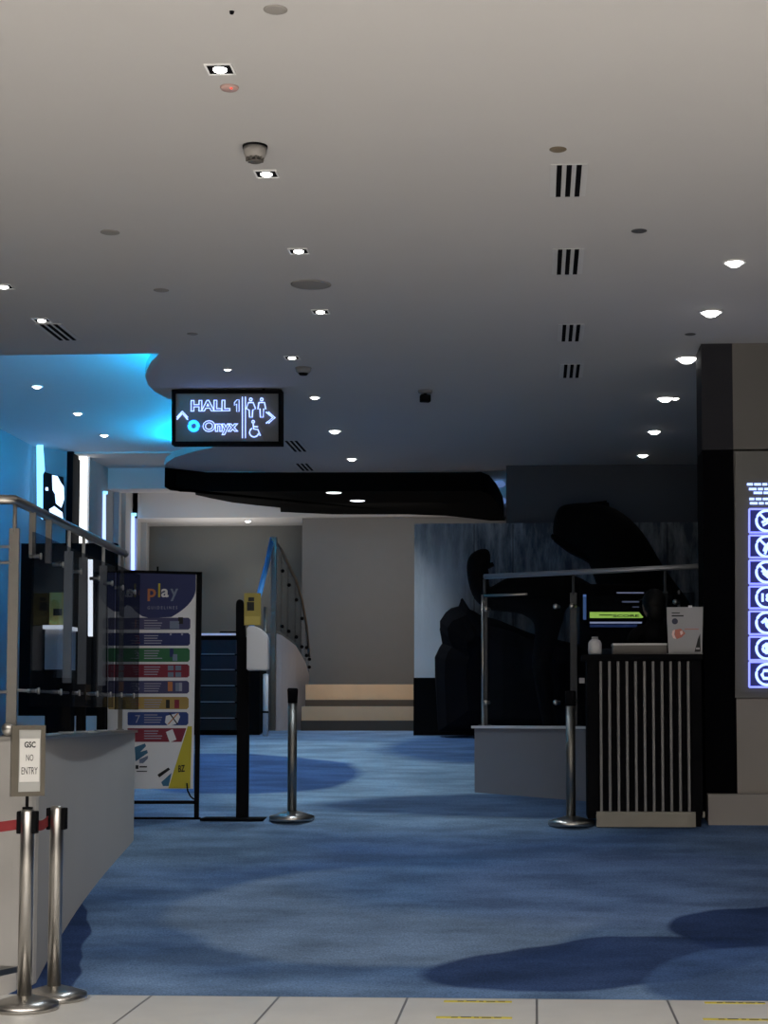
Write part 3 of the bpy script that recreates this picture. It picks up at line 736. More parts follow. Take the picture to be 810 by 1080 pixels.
# ------------------------------------------------------------------ curved stair balustrade
P = [(291, 18.9, 668, 573), (297, 19.05, 670, 582), (304, 19.3, 675, 597), (312, 19.65, 681, 613), (318, 20.1, 691, 633), (323, 20.6, 700, 660), (326, 21.2, 712, 692)]
cb = thing('stair_balustrade', (W(290, 770, 18.9).x, 18.9, 1.23), 'curved stair parapet with glass and handrail tinted by blue LED light left of the wooden stairs', 'balustrade')
b = MB(); plan = [(W(px, 700, d).x, d) for px, d, _, _ in P]
tops = [W(px, yt, d).z for px, d, yt, _ in P]; gt = [W(px, yg, d).z for px, d, _, yg in P]
def wallstrip(b, z0s, z1s, t):
    for i in range(len(plan)-1):
        (xa, ya), (xb2, yb2) = plan[i], plan[i+1]
        o = Vector((t, 0, 0))
        v = [(xa, ya, z0s[i]), (xb2, yb2, z0s[i+1]), (xb2, yb2, z1s[i+1]), (xa, ya, z1s[i])]
        b.prism(v, (-t, 0, 0))
wallstrip(b, [1.2]*7, tops, .12); obj('stringer_wall', b, mat('plaster_lilac', (.36, .36, .4), .8), cb)
b = MB(); wallstrip(b, [z+.04 for z in tops], gt, .02); obj('glass', b, glass('stair_glass', (.93, .93, .94), .86), cb)
for i in range(1, 7):
    for zz_ in (tops[i]+.1, gt[i]-.22 if gt[i]-tops[i] > .5 else tops[i]+.2):
        obj('clamp', MB().ball((plan[i][0]+.005, plan[i][1]-.01, zz_), .022), 'black_metal', cb)
obj('rail', MB().tube([(x, y, z) for (x, y), z in zip(plan, gt)], .016, 8), 'steel_dark', cb)
obj('handrail', MB().tube([W(287.3, 568, 18.9), W(281, 597, 18.7), W(270, 640, 18.2), W(261, 680, 17.9)], .03, 12), 'rail_led_tint', cb)
x_ = W(288.5, 650, 18.87).x
obj('newel_post', MB().span(x_-.03, x_+.03, 18.85, 18.91, 1.2, W(288, 567, 18.9).z), 'steel_dark', cb)
obj('newel_post', MB().cyl((x_-.1, 18.9, 1.2), (x_-.1, 18.9, W(288, 640, 18.9).z), .018), 'steel_dark', cb)

# ------------------------------------------------------------------ mural, rock, dinosaurs
Ym = 18.42; zmb = 1.2
xm0, xm1 = W(437, 600, Ym).x, W(760, 600, Ym).x; zmt = W(500, 552, Ym).z; zml = W(450, 715, Ym).z
mr_ = thing('mural_backdrop', (xm0, Ym, zmb), 'standing backdrop printed with grey waterfall and cliffs', 'backdrop')
obj('printed_panel', MB().span(xm0, xm1, Ym, Ym+.1, zml, zmt), 'mural', mr_)
b = MB().span(xm0, xm1, Ym-.1, Ym+.12, zmb-.1, zml); obj('black_base', b, 'black', mr_)
# panel joints
for px in (500, 541, 704): obj('panel_joint', MB().rect(px-.4, 553, px+.4, 700, Ym-.004, .003), 'ink', mr_)
Yr = 18.15
out_ = [(460, 716), (460, 692), (463, 684), (467, 679), (464, 665), (464, 655), (470, 646), (477, 642.5), (484, 640), (486, 632), (488, 631), (489.5, 641), (500, 646), (511, 650), (526, 654), (545, 662), (560, 668), (585, 674), (612, 681), (625, 690), (625, 771), (462, 771)]
b = MB(); n = len(out_)
rings = []
cx_, cy_ = 540, 715
for (sc__, dy) in ((.6, -.2), (.88, -.13), (1, 0), (1, .1)):
    rings.append([b.bm.verts.new(W(cx_+(x-cx_)*sc__+random.uniform(-1.5, 1.5)*(dy != 0), cy_+(y-cy_)*sc__+random.uniform(-1.5, 1.5)*(dy != 0), Yr+dy)) for x, y in out_])
for A_r, B_r in zip(rings, rings[1:]):
    for k in range(n): b.bm.faces.new((A_r[k], A_r[(k+1) % n], B_r[(k+1) % n], B_r[k]))
b.bm.faces.new(rings[0]); b.bm.faces.new(rings[-1][::-1])
rk = obj('rock_display', b, 'rock'); tag(rk, 'black craggy rock display standing in front of the waterfall mural', 'rock display')
rk2 = MB(); rk2.span(W(500, 750, Yr).x, W(622, 750, Yr).x, Yr-.15, Yr+.1, fz(Yr)-.02, W(500, 768, Yr).z)
obj('rock_base', rk2, 'rock', rk)
rk.location = (0, 0, 0)

def chain(pts, Y):   # picture outline joints -> world joints with radii in picture units
    return [W(x, y, Y+dy) for (x, y, dy, r) in pts], [1.2*r*Y/1780 for (_, _, _, r) in pts]
# big one
Yt = 17.7; zt0 = fz(Yt)
tr = thing('dinosaur_statue', (W(665, 700, Yt).x, Yt, zt0), 'large black two legged dinosaur statue with big head above the counter', 'statue', 'black dinosaur statues')
body = [(703, 676, 0, 40), (684, 645, 0, 38), (664, 610, 0, 32), (652, 580, 0, 31), (634, 560, 0, 29), (612, 555, 0, 24), (594, 552, 0, 19), (583, 550, 0, 14),   # 0-7
        (735, 690, .1, 27), (775, 695, .2, 17), (820, 690, .3, 9), (860, 684, .4, 4),                                   # 8-11 tail
        (704, 712, -.28, 22), (690, 745, -.3, 14), (706, 772, -.3, 9), (694, 796, -.32, 9), (676, 799, -.34, 6),     # 12-16 leg
        (706, 712, .3, 22), (693, 745, .32, 14), (710, 772, .32, 9), (698, 792, .3, 9), (680, 795, .3, 6),              # 17-21 leg
        (655, 655, -.28, 7), (645, 672, -.3, 4), (637, 668, -.3, 2.5),
        (655, 655, .28, 7), (645, 672, .3, 4), (637, 668, .3, 2.5)]
ed = [(0, 1), (1, 2), (2, 3), (3, 4), (4, 5), (5, 6), (6, 7), (0, 8), (8, 9), (9, 10), (10, 11), (0, 12), (12, 13), (13, 14), (14, 15), (15, 16), (0, 17), (17, 18), (18, 19), (19, 20), (20, 21), (1, 22), (22, 23), (23, 24), (1, 25), (25, 26), (26, 27)]
v, rr = chain(body, Yt)
# set the feet on the floor
for i in (15, 16, 20, 21): v[i].z = zt0+.09
for i in (14, 19): v[i].z = zt0+.3
skin('body', v, ed, rr, 'dino', tr)
b = MB(); jw = [(648, 604), (640, 588), (616, 578), (592, 566), (580, 562), (583, 568), (600, 581), (618, 590), (634, 600)]
b.px(jw, Yt-.12, .24); bmesh.ops.bevel(b.bm, geom=list(b.bm.edges), offset=.02, segments=2, affect='EDGES')
obj('lower_jaw', b, 'dino', tr)
b = MB(); b.px([(603, 533.5), (625, 529.5), (642, 527.5), (643, 537), (630, 541), (604, 541)], Yt-.12, .24); bmesh.ops.bevel(b.bm, geom=list(b.bm.edges), offset=.02, segments=2, affect='EDGES')
obj('brow_ridge', b, 'dino', tr)
for q in (-.2, .2): obj('eye', MB().ball(W(633, 545, Yt+q), .03), 'rock', tr)
# smaller long-necked one
Yq = 16.1; zq = fz(Yq)
lw = thing('dinosaur_statue', (W(560, 700, Yq).x, Yq, zq), 'slim black dinosaur statue with raised neck behind the glass panel', 'statue', 'black dinosaur statues')
body = [(575, 622, 0, 24), (545, 626, 0, 20), (520, 632, 0, 13), (507, 628, 0, 10), (504, 607, 0, 11), (503, 592, 0, 12), (510, 588, 0, 10), (518, 588.5, 0, 8.5),
        (600, 622, 0, 17), (630, 632, 0, 9), (660, 645, .1, 4),
        (578, 660, -.2, 11), (568, 700, -.22, 7), (580, 735, -.22, 5), (575, 770, -.22, 5), (565, 775, -.22, 4),
        (580, 660, .2, 11), (572, 700, .22, 7), (584, 735, .22, 5), (578, 770, .22, 5), (568, 775, .22, 4)]
ed = [(0, 1), (1, 2), (2, 3), (3, 4), (4, 5), (5, 6), (6, 7), (0, 8), (8, 9), (9, 10), (0, 11), (11, 12), (12, 13), (13, 14), (14, 15), (0, 16), (16, 17), (17, 18), (18, 19), (19, 20)]
v, rr = chain(body, Yq)
for i in (14, 15, 19, 20): v[i].z = zq+.05
for i in (13, 18): v[i].z = zq+.25
skin('body', v, ed, rr, 'dino', lw)
b = MB(); b.px([(509, 594), (520, 593), (521, 596), (513, 600), (507, 600)], Yq-.06, .12); obj('lower_jaw', b, 'dino', lw)

# ------------------------------------------------------------------ right planter wall and railing
WA = Vector((W(500.5, 800, 13.9).x, 13.9, 0)); WB = Vector((W(745, 800, 12.92).x, 12.92, 0))
WT = 1.31
dr = (WB-WA).normalized(); nr = Vector((-dr.y, dr.x, 0))
b = MB().prism([WA, WB, WB+nr*.22, WA+nr*.22], (0, 0, WT)); struct('wall_planter', b, mat('planter_grey', (.17, .18, .21), .85, var=.03), 'low grey wall under the clear glass railing beside the counter', 'wall')
b = MB().prism([WA-dr*.02-nr*.02+Vector((0, 0, WT)), WB-nr*.02+Vector((0, 0, WT)), WB+nr*.24+Vector((0, 0, WT)), WA-dr*.02+nr*.24+Vector((0, 0, WT))], (0, 0, .02))
struct('trim_4', b, mat('pale_metal', (.6, .62, .66), .4, var=.03), 'pale metal capping on the low grey wall', 'trim')
struct('landing_stage', MB().prism([WA+nr*.22, WB+nr*.22, Vector((3.2, 13.2, 0)), Vector((3.2, 13.6, 0)), Vector((WA.x, 14.4, 0))], (0, 0, 1.2)), 'black_wall', 'dark raised floor behind the low grey wall', 'floor')
rl = thing('glass_railing', (WA.x, WA.y, WT+.02), 'steel railing with clear glass panels behind the striped counter', 'railing')
RA, RB = WA+nr*.1, WB+nr*.1
H2 = W(513, 608, 13.95).z
e0 = on_line(RA, RB, 511, 2.3); e1 = on_line(RA, RB, 741, 2.3)
obj('handrail', MB().tube([(e0.x, e0.y, H2), (e1.x, e1.y, H2)], .021, 12), mat('rail_satin', (.3, .31, .34), .35, .5, var=.05), rl)
for px, w in ((511, .05), (605, .055), (702, .04)):
    p = on_line(RA, RB, px, 2.0); top = 2.40
    if px == 702: top = 2.38
    b = MB(); b.box((p.x, p.y, (WT+.02+top)/2), (w, .02, top-WT-.02), 0, .003); b.cyl((p.x, p.y, top-.02), (p.x, p.y, H2-.02), .011)
    b.box((p.x, p.y, WT+.025), (w*2, .08, .01))
    obj('post', b, 'post_dark', rl)
q = on_line(RA, RB, 510, 2); q2 = on_line(RA, RB, 556, 2)
obj('crossbar', MB().cyl((q.x-.01, q.y-.03, 2.402), (q2.x, q2.y-.03, 2.402), .01), 'steel', rl)
obj('post', MB().cyl((q.x-.005, q.y-.04, WT+.02), (q.x-.005, q.y-.04, 2.41), .011), 'steel', rl)
for (pa, pb2) in ((519, 599), (612, 735)):
    a = on_line(RA, RB, pa, 2)-nr*.05; c = on_line(RA, RB, pb2, 2)-nr*.05
    zt_ = 2.36; gp_ = obj('glass_panel', MB().prism([(a.x, a.y, WT+.07), (c.x, c.y, WT+.07), (c.x, c.y, zt_), (a.x, a.y, zt_)], nr*.012), 'glass_clear', rl)
    for px in ((516.5, 590) if pa == 519 else (607, 716)):
        for zz_ in (1.52, 2.29):
            p = on_line(RA, RB, px, zz_)-nr*.065
            b = MB(); b.cyl(p, p+nr*.06, .014, n=12); b.ball(p, .022, (1, .6, 1)); obj('standoff', b, 'steel', gp_)

# ------------------------------------------------------------------ striped counter
Yd = 12.22; zd = fz(Yd)
x0_, x1_ = W(619.5, 780, Yd).x, W(740.5, 780, Yd).x
dk = thing('reception_counter', ((x0_+x1_)/2, Yd, zd), 'black counter with vertical silver strips and metal kick plate', 'counter')
zt_ = W(680, 690, Yd).z
ztop = zt_
b = MB(); b.span(x0_, x1_, Yd+.02, Yd+.42, zd+.06, zt_-.04); b.span(x0_, x0_+.075, Yd, Yd+.4, zd+.09, zt_-.04); b.span(x1_-.075, x1_, Yd, Yd+.4, zd+.09, zt_-.04)
obj('body', b, 'black', dk)
obj('worktop', MB().span(x0_-.035, x1_+.008, Yd-.03, Yd+.43, zt_-.04, zt_, .006), 'black', dk)
for k in range(11):
    c = 633.9+k*9.25+.05; zA = W(c, 697.5, Yd).z; zB = W(c, 856, Yd).z; xc = W(c, 780, Yd).x
    obj('silver_strip', MB().span(xc-.0095, xc+.0095, Yd-.005, Yd+.03, zB, zA, .003), mat('silver_strip', (.19, .185, .18), .45, .2) if k == 0 else bpy.data.materials['silver_strip'], dk)
b = MB(); b.span(W(629, 860, Yd).x, W(733.5, 860, Yd).x, Yd-.02, Yd+.05, zd+.005, W(680, 856, Yd).z); kpl = obj('kick_plate', b, mat('kick_steel', (.17, .16, .135), .3, .4, var=.15, scale=6), dk)
obj('kick_return', MB().span(W(733.5, 860, Yd).x, W(744, 860, Yd).x, Yd+.03, Yd+.2, zd+.07, W(680, 856, Yd).z), bpy.data.materials['kick_steel'], kpl)
obj('plinth', MB().span(x0_+.11, x1_-.01, Yd+.03, Yd+.4, zd-.02, zd+.07), 'black', dk)
# on it
Yo = Yd+.12
hs = thing('sanitiser_bottle', (W(627.5, 689, Yo).x, Yo, ztop), 'small white bottle at the end of the striped counter', 'bottle')
k_ = Yo/1780
obj('body', MB().lathe([(0, 0), (6.6*k_, 0), (7*k_, 2*k_), (7*k_, 12*k_), (5.5*k_, 15*k_), (3*k_, 16.5*k_), (0, 16.5*k_)], n=20), 'plastic_white', hs, True)
obj('cap', MB().lathe([(0, 16.5*k_), (3.5*k_, 16.5*k_), (3.5*k_, 19*k_), (0, 19.2*k_)], n=16), 'plastic_grey', hs, True)
tb = thing('paper_tray', (W(675, 689, Yo).x, Yo, ztop), 'low grey tray with pale rim lying on the counter', 'tray')
xa_, xb_ = W(646.5, 684, Yo).x, W(703.5, 684, Yo).x; zz_ = W(675, 680.5, Yo).z
obj('body', MB().span(xa_, xb_, Yo, Yo+.22, ztop, zz_), mat('tray_grey', (.17, .16, .15), .6), tb)
obj('rim', MB().span(xa_-.003, xb_, Yo-.006, Yo+.226, zz_, zz_+.014), 'plastic_white', tb)
ps = thing('counter_poster', (W(722, 689, Yo-.05).x, Yo-.05, ztop), 'clear stand with grey leaflet and orange picture on the counter', 'leaflet stand')
Yl = Yo-.06
b = MB(); b.px([(703, 640.5), (741.5, 640), (740.5, 689), (705, 689)], Yl, .006)
b.mi = 1; b.rect(708.5, 646, 717, 647, Yl-.0015, .0015); b.rect(708.5, 648.8, 721, 650.2, Yl-.0015, .0015)
b.mi = 2; b.px([(711.8+3.2*math.cos(a), 655.3+3.2*math.sin(a)) for a in [k*PI/8 for k in range(16)]], Yl-.0015, .0015)
b.mi = 3; b.px([(712, 664), (718, 663), (723, 668), (719, 672), (714, 674), (711.5, 670)], Yl-.0015, .0015); b.rect(722, 663.2, 737, 664, Yl-.0012, .001)
b.mi = 4; b.px([(709.5, 665), (712, 664), (711, 669), (713, 674), (710, 673), (708.5, 669)], Yl-.003, .0015); b.px([(717, 666), (719.5, 665), (720.5, 668), (718, 670)], Yl-.003, .0015)
b.mi = 1; b.px([(738.5, 668), (739, 687.5), (732.5, 687.5), (736, 674)], Yl-.0015, .0015)
b.mi = 5; b.rect(734, 683, 738, 685, Yl-.003, .001)
obj('leaflet', b, [mat('leaflet_grey', (.35, .35, .37), .4), 'ink', mat('leaflet_navy', (.03, .035, .07), .5), mat('leaflet_orange', (.5, .16, .12), .5), mat('leaflet_pink', (.85, .62, .58), .5), 'plastic_grey'], ps)
obj('foot', MB().span(W(704, 689, Yl).x, W(741, 689, Yl).x, Yl, Yl+.1, ztop, ztop+.008), 'acrylic', ps)
obj('clip', MB().rect(726, 638.6, 730, 641, Yl-.004, .012), 'plastic_white', ps)

# screen behind the railing
Yv = 14.0; 
sv = thing('display_screen', (W(660, 680, Yv).x, Yv+.05, 1.2), 'black screen showing a green banner behind the counter', 'screen')
b = MB(); b.rect(611.5, 616, 709, 684, Yv, .05); hs_ = obj('housing', b, 'black', sv)
b = MB(); b.rect(613, 617.5, 707, 682, Yv-.002, .002)
b.mi = 1; b.px([(622, 645.5), (674, 645.5), (678.5, 651), (677, 651.8), (622, 651.8)], Yv-.004, .002)
b.mi = 2; b.rect(622, 655.8, 677, 657.6, Yv-.004, .002)
b.mi = 3; b.rect(650.5, 624.6, 679, 625.8, Yv-.004, .002); b.rect(656, 634, 674, 635.4, Yv-.004, .002); b.rect(667, 639.7, 674, 640.6, Yv-.004, .002)
b.mi = 4; b.rect(622, 658.5, 672, 661.5, Yv-.004, .002)
b.mi = 5; b.rect(632, 648.2, 646, 649.2, Yv-.006, .002)
b.text('SCORE', .022, W(646.5, 650.9, Yv-.006), (1, 0, 0), (0, 0, 1), .001, w=.215, bold=.03)
obj('screen', b, ['screen', 'scr_green', 'scr_white', 'scr_dim', 'scr_blue', 'ink'], hs_)
b = MB(); b.cyl((W(660, 690, Yv).x, Yv+.05, 1.2), (W(660, 690, Yv).x, Yv+.05, W(660, 680, Yv).z), .03); b.box((W(660, 690, Yv).x, Yv+.05, 1.21), (.4, .3, .02)); obj('stand', b, 'black_metal', sv)
b = MB(); b.rect(615, 627, 618.3, 653.5, Yv-.06, .015); 
tag(obj('status_lamp', b, [emit('lamp_blue', (.08, .16, .4), .6)]), 'slim blue light strip at the edge of the black screen', 'light strip')
b = MB(); b.rect(715, 622.5, 717.2, 627.5, 13.35, .02); b.rect(714.7, 633, 717.5, 640, 13.35, .02)
b.mi = 1; b.rect(713, 627, 719, 634, 13.34, .02)
tb2 = tag(obj('hanging_tag', b, ['plastic_grey', 'black']), 'small black and white tag hanging above the leaflet stand', 'tag')
b = MB(); b.rect(611, 715, 616.6, 720.5, 12.85, .02); tag(obj('wall_socket', b, 'plastic_white'), 'small white socket on the glass post beside the counter', 'socket')

# ------------------------------------------------------------------ person behind the counter
Yh = 12.79
def build_person():
    hx = W(690, 640, Yh).x; z0 = fz(Yh); top = W(690, 622, Yh).z; Ht = top-z0; k = Ht/1.70
    p = thing('person', (hx, Yh, z0), 'person in black standing behind the counter, seen as a dark silhouette', 'person')
    p.rotation_euler = (0, 0, math.radians(200))      # turned towards the screen
    V, E, Rr = [], [], []
    def add(x, y, z, r, par=None):
        V.append((x*k, y*k, z*k)); Rr.append(r*k if not isinstance(r, tuple) else (r[0]*k, r[1]*k)); i = len(V)-1
        if par is not None: E.append((par, i))
        return i
    # local: faces -y ; x sideways
    pel = add(0, 0, .93, (.145, .11)); ab = add(0, -.005, 1.08, (.13, .1), pel); ch = add(0, 0, 1.27, (.155, .105), ab)
    up = add(0, .01, 1.38, (.1, .075), ch); nk = add(0, .005, 1.44, .052, up); nk2 = add(0, -.01, 1.5, .05, nk)
    h1 = add(0, -.02, 1.57, (.07, .085), nk2); h2 = add(0, -.01, 1.63, (.075, .09), h1)
    for s in (-1, 1):
        hp = add(.09*s, 0, .86, .085, pel); kn = add(.1*s, -.01, .48, .058, hp); an = add(.1*s, .01, .09, .042, kn)
        to = add(.105*s, -.1, .045, .04, an); add(.108*s, -.16, .035, .03, to)
        sh_ = add(.17*s, .005, 1.37, .055, up); el = add(.22*s, -.02, 1.09, .042, sh_); wr = add(.17*s, -.2, .97, .03, el)
        hd = add(.155*s, -.255, .965, (.034, .022), wr); kn2 = add(.148*s, -.295, .965, (.034, .02), hd)
    skin('body', V, E, Rr, ['cloth'], p, 2, 0, world=False)
    # hands: five separate bent fingers each
    for s in (-1, 1):
        for f_, (dx, ln) in enumerate(((-.027, .07), (-.009, .082), (.009, .076), (.026, .06))):
            b0 = Vector((.148*s+dx, -.295, .965)); V2 = [b0, b0+Vector((0, -ln*.45, .004)), b0+Vector((0, -ln*.8, -.012)), b0+Vector((0, -ln, -.03))]
            skin('finger', [v_*k for v_ in V2], [(0, 1), (1, 2), (2, 3)], [.009*k, .0085*k, .008*k, .007*k], 'skin', p, 1, 0, world=False)
        b0 = Vector((.155*s-.03*s, -.25, .962)); V2 = [b0, b0+Vector((-.022*s, -.025, 0)), b0+Vector((-.03*s, -.05, -.01))]
        skin('thumb', [v_*k for v_ in V2], [(0, 1), (1, 2)], [.011*k, .0095*k, .008*k], 'skin', p, 1, 0, world=False)
    # face
    b = MB(); b.ball((0, -.04*k, 1.585*k), .1*k, (.74, .72, 1.12), 20)
    b.tube([Vector((0, -.108, 1.6))*k, Vector((0, -.124, 1.568))*k, Vector((0, -.108, 1.56))*k], .01*k, 8, [.006*k, .013*k, .009*k])
    for s in (-1, 1): b.ball(Vector((.076*s, -.02, 1.58))*k, .028*k, (.35, .7, 1))
    obj('face', b, 'skin', p, True)
    for s in (-1, 1): obj('eye', MB().ball(Vector((.03*s, -.102, 1.6))*k, .011*k, (1.3, .5, .7)), 'ink', p, True)
    obj('mouth', MB().ball(Vector((0, -.104, 1.535))*k, .02*k, (1.2, .4, .3)), 'belt', p, True)
    b = MB(); b.ball((0, .0, 1.605*k), .105*k, (.86, .98, 1.0), 20); b.ball((0, .045*k, 1.54*k), .085*k, (.9, .6, 1.2), 16)
    bmesh.ops.delete(b.bm, geom=[v_ for v_ in b.bm.verts if v_.co.y < -.06*k and v_.co.z < 1.63*k], context='VERTS')
    obj('hair', b, 'hair', p, True)
build_person()

# ------------------------------------------------------------------ rules board on the right wall
Yb = 12.42
rb = thing('rules_board', (W(810, 640, Yb).x, Yb, W(810, 735, Yb).z), 'glowing blue board of round prohibition symbols in a column', 'sign')
rp_ = obj('panel', MB().rect(775.4, 476, 850, 736, Yb+.02, .03), 'sign_panel', rb)
b = MB()
boxes = [(536.5, 562), (564.3, 588.4), (590.7, 616.1), (618.2, 642), (644.4, 669.3), (671.3, 696.5), (697.8, 725)]
def frame_px(b, x0, y0, x1, y1, Y, r_=.008):
    q = [W(x0, y0, Y), W(x1, y0, Y), W(x1, y1, Y), W(x0, y1, Y)]
    for k in range(4): b.cyl(q[k], q[(k+1) % 4], r_, n=6)
for y0, y1 in boxes:
    b.rect(790.5, y0, 827, y1, Yb+.012, .008)
obj('box_fill', b, 'sign_navy', rp_)
b = MB()
for y0, y1 in boxes: frame_px(b, 790.2, y0+.4, 827, y1-.4, Yb, .008)
obj('box_outline', b, 'neon_violet', rp_)
b = MB(); N_ = Vector((0, -1, 0))
kpx = Yb/1780
for i, (y0, y1) in enumerate(boxes):
    c = W(808.7, (y0+y1)/2, Yb); cc = lambda dx, dy: c+Vector((dx*kpx, 0, -dy*kpx))
    b.ring(c, 10.8*kpx, .0105, N_, 28)
    if i < 3:
        b.cyl(cc(-7.5, -7.5), cc(7.5, 7.5), .009, n=6)
        pic = [[(-5, 2), (2, -2), (6, 1)], [(-3, 5), (-1, 0), (3, -4)], [(-5, -2), (0, 3), (3, -5), (5, 2)]][i]
        b.tube([cc(*q) for q in pic], .012, 6)
        b.tube([cc(q[0]+1, q[1]+3) for q in pic], .009, 6)
    elif i == 3: b.text('18', 9*kpx, cc(-5.5, 4.6), (1, 0, 0), (0, 0, 1), .006, w=11*kpx, bold=.04)
    elif i == 4: b.tube([cc(-5, 0), cc(-1, -4), cc(2, -1), cc(6, -3)], .013, 6); b.tube([cc(-1, -2), cc(0, 3), cc(3, 6)], .011, 6)
    elif i == 5: b.ring(c, 4*kpx, .012, N_, 16); b.cyl(cc(0, -6), cc(0, 6), .011, n=6); b.cyl(cc(-4, 3), cc(3, 3), .01, n=6)
    else: b.tube([cc(6, -4), cc(-3, -4), cc(-5, 0), cc(-3, 4), cc(6, 4)], .013, 6)
obj('round_symbols', b, 'neon', rp_)
b = MB()
for (y, x0__, ws) in ((509.5, 788, (6, 7, 5, 8)), (514.5, 790, (8, 5, 9)), (518.5, 795, (9, 7)), (525, 790.5, (5, 6, 8)), (529.5, 791, (8, 5, 7))):
    x = x0__
    for w in ws:
        b.rect(x, y, x+w, y+2.4, Yb+.01, .008); x += w+1.6
obj('heading_lines', b, 'neon', rp_)

# ------------------------------------------------------------------ hanging hall sign
Yg = 14.0
hsn = thing('hall_sign', (W(239, 411, Yg).x, Yg, W(239, 411, Yg).z), 'hanging neon sign reading HALL 1 Onyx with toilet symbols', 'sign')
b = MB(); 
for q in ((181, 411, 297, 414.5), (181, 465.5, 297, 469), (181, 414.5, 184.5, 465.5), (293.5, 414.5, 297, 465.5)): b.rect(*q, Yg-.03, .12)
obj('frame', b, 'black', hsn)
hp_ = obj('panel', MB().rect(184, 414, 294, 466, Yg, .06), 'sign_panel', hsn)
def hang(px):
    p = W(px, 411, Yg+.03); return p
b = MB()
for px in (200, 278): p = hang(px); b.cyl((p.x, p.y, p.z), (p.x, p.y, CZ), .012)
obj('hanger', b, 'black_metal', hsn)
Yn = Yg-.02; kp_ = Yn/1780
b = MB(); NW = .05
b.text('HALL', 12.4*kp_, W(201, 434, Yn), (1, 0, 0), (0, 0, 1), outline=.03, w=43*kp_, bold=.035)
b.tube([W(x, y, Yn) for x, y in ((247.2, 424.6), (250, 421.6), (252.2, 421.6), (252.2, 434), (249.6, 434), (249.6, 426), (247.2, 427.4), (247.2, 424.6))], .0034, 6)
b.text('Onyx', 16.2*kp_, W(213.5, 459, Yn), (1, 0, 0), (0, 0, 1), outline=.03, w=39*kp_, bold=.03)
obj('neon_lettering', b, 'neon', hp_)
b = MB(); b.cyl(W(255.6, 418.5, Yn), W(255.6, 462, Yn), .0045, n=6); b.cyl(W(258.8, 418.5, Yn), W(258.8, 462, Yn), .0045, n=6); obj('divider_tube', b, 'neon', hp_)
b = MB()
for d in (0, 2.2):
    b.tube([W(186.5, 442.5-d, Yn), W(192.3, 436-d, Yn), W(198, 442.5-d, Yn)], .006, 6)
obj('arrow_tube', b, 'neon', hp_)
b = MB()
for d in (0, -2.4): b.tube([W(283+d, 434.5, Yn), W(290+d, 440.5, Yn), W(283+d, 446.5, Yn)], .0065, 6)
obj('arrow_tube', b, 'neon', hp_)
b = MB(); c = W(204.3, 449.3, Yn); b.ring(c, 4.6*kp_, 2.1*kp_, N_, 28); obj('blue_ring', b, 'neon_blue', hp_)
b = MB(); T = lambda pts, r_=.0055: b.tube([W(x, y, Yn) for x, y in pts], r_, 6)
for cx_ in (264.5, 276):
    b.ring(W(cx_, 421.3, Yn), 1.5*kp_, .005, N_, 12)
T([(262, 424.5), (267, 424.5), (269.5, 431), (266.5, 432.5), (266, 440), (263.2, 440), (262.8, 432.5), (259.8, 431), (262, 424.5)])
T([(273, 424.5), (279, 424.5), (280.2, 431.5), (278, 431), (277.6, 440), (274.6, 440), (274.2, 431), (272, 431.5), (273, 424.5)])
b.ring(W(267, 444.8, Yn), 1.4*kp_, .005, N_, 12)
T([(267, 447), (267.6, 452.5), (272, 453), (274.5, 459.5)]); T([(268, 449.8), (272, 450.2)])
cw = W(268, 456, Yn); b.tube([cw+Vector((math.cos(a)*4.9*kp_, 0, math.sin(a)*4.9*kp_)) for a in [2.0+k*4.0/16 for k in range(17)]], .0055, 6)
obj('symbol_tubes', b, 'neon', hp_)

# ------------------------------------------------------------------ ceiling fittings
def square_light(px, py, label, z=CZ, s=.118, dim=False):
    p = Zp(px, py, z); o = thing('downlight', (p.x, p.y, z), label, 'downlight', 'square recessed downlights')
    h = s/2; f = .008; b = MB()
    b.span(-h, h, -h, -h+f, -.006, 0); b.span(-h, h, h-f, h, -.006, 0); b.span(-h, -h+f, -h+f, h-f, -.006, 0); b.span(h-f, h, -h+f, h-f, -.006, 0)
    obj('trim_frame', b, 'white', o, True)
    hg = obj('housing', MB().span(-h+f, h-f, -h+f, h-f, -.003, 0), 'black', o, True)
    obj('lamp', MB().lathe([(0, -.016), (.018, -.014), (.029, -.008), (.03, -.002), (0, -.002)], n=20), 'lamp_soft' if dim else 'lamp', hg, True)
    return o
def copy_light(src, px, py, label, z=CZ):
    p = Zp(px, py, z); return copy_thing(src, (p.x, p.y, z), label)
L0 = square_light(232, 72.5, 'square downlight closest to the camera, above the boxy smoke detector')
for px, py, lab in ((281, 183, 'square downlight directly under the boxy smoke detector in the photo'), (315, 264.5, 'lit square downlight third along the middle row'),
                    (338, 328.5, 'lit square downlight fourth along the middle row'), (308, 377, 'square downlight just in front of the dark dome detector'),
                    (4, 302, 'square downlight cut off by the photo edge'), (44, 337.5, 'square downlight touching the end of the slanted vent')):
    copy_light(L0, px, py, lab)
def round_light(px, py, label, r_, z=CZ, m='lamp', cat='downlight', grp='round ceiling downlights', name='downlight'):
    p = Zp(px, py, z); o = thing(name, (p.x, p.y, z), label, cat, grp)
    obj('trim_ring', MB().lathe([(r_*1.25, 0), (r_*1.3, -.004), (r_*1.25, -.01), (r_*1.0, -.01), (r_*1.0, 0)], n=20), 'white', o, True)
    obj('lamp', MB().lathe([(0, -r_*.62), (r_*.5, -r_*.52), (r_*.85, -r_*.25), (r_, 0), (0, 0)], n=20), m, o, True)
    return o
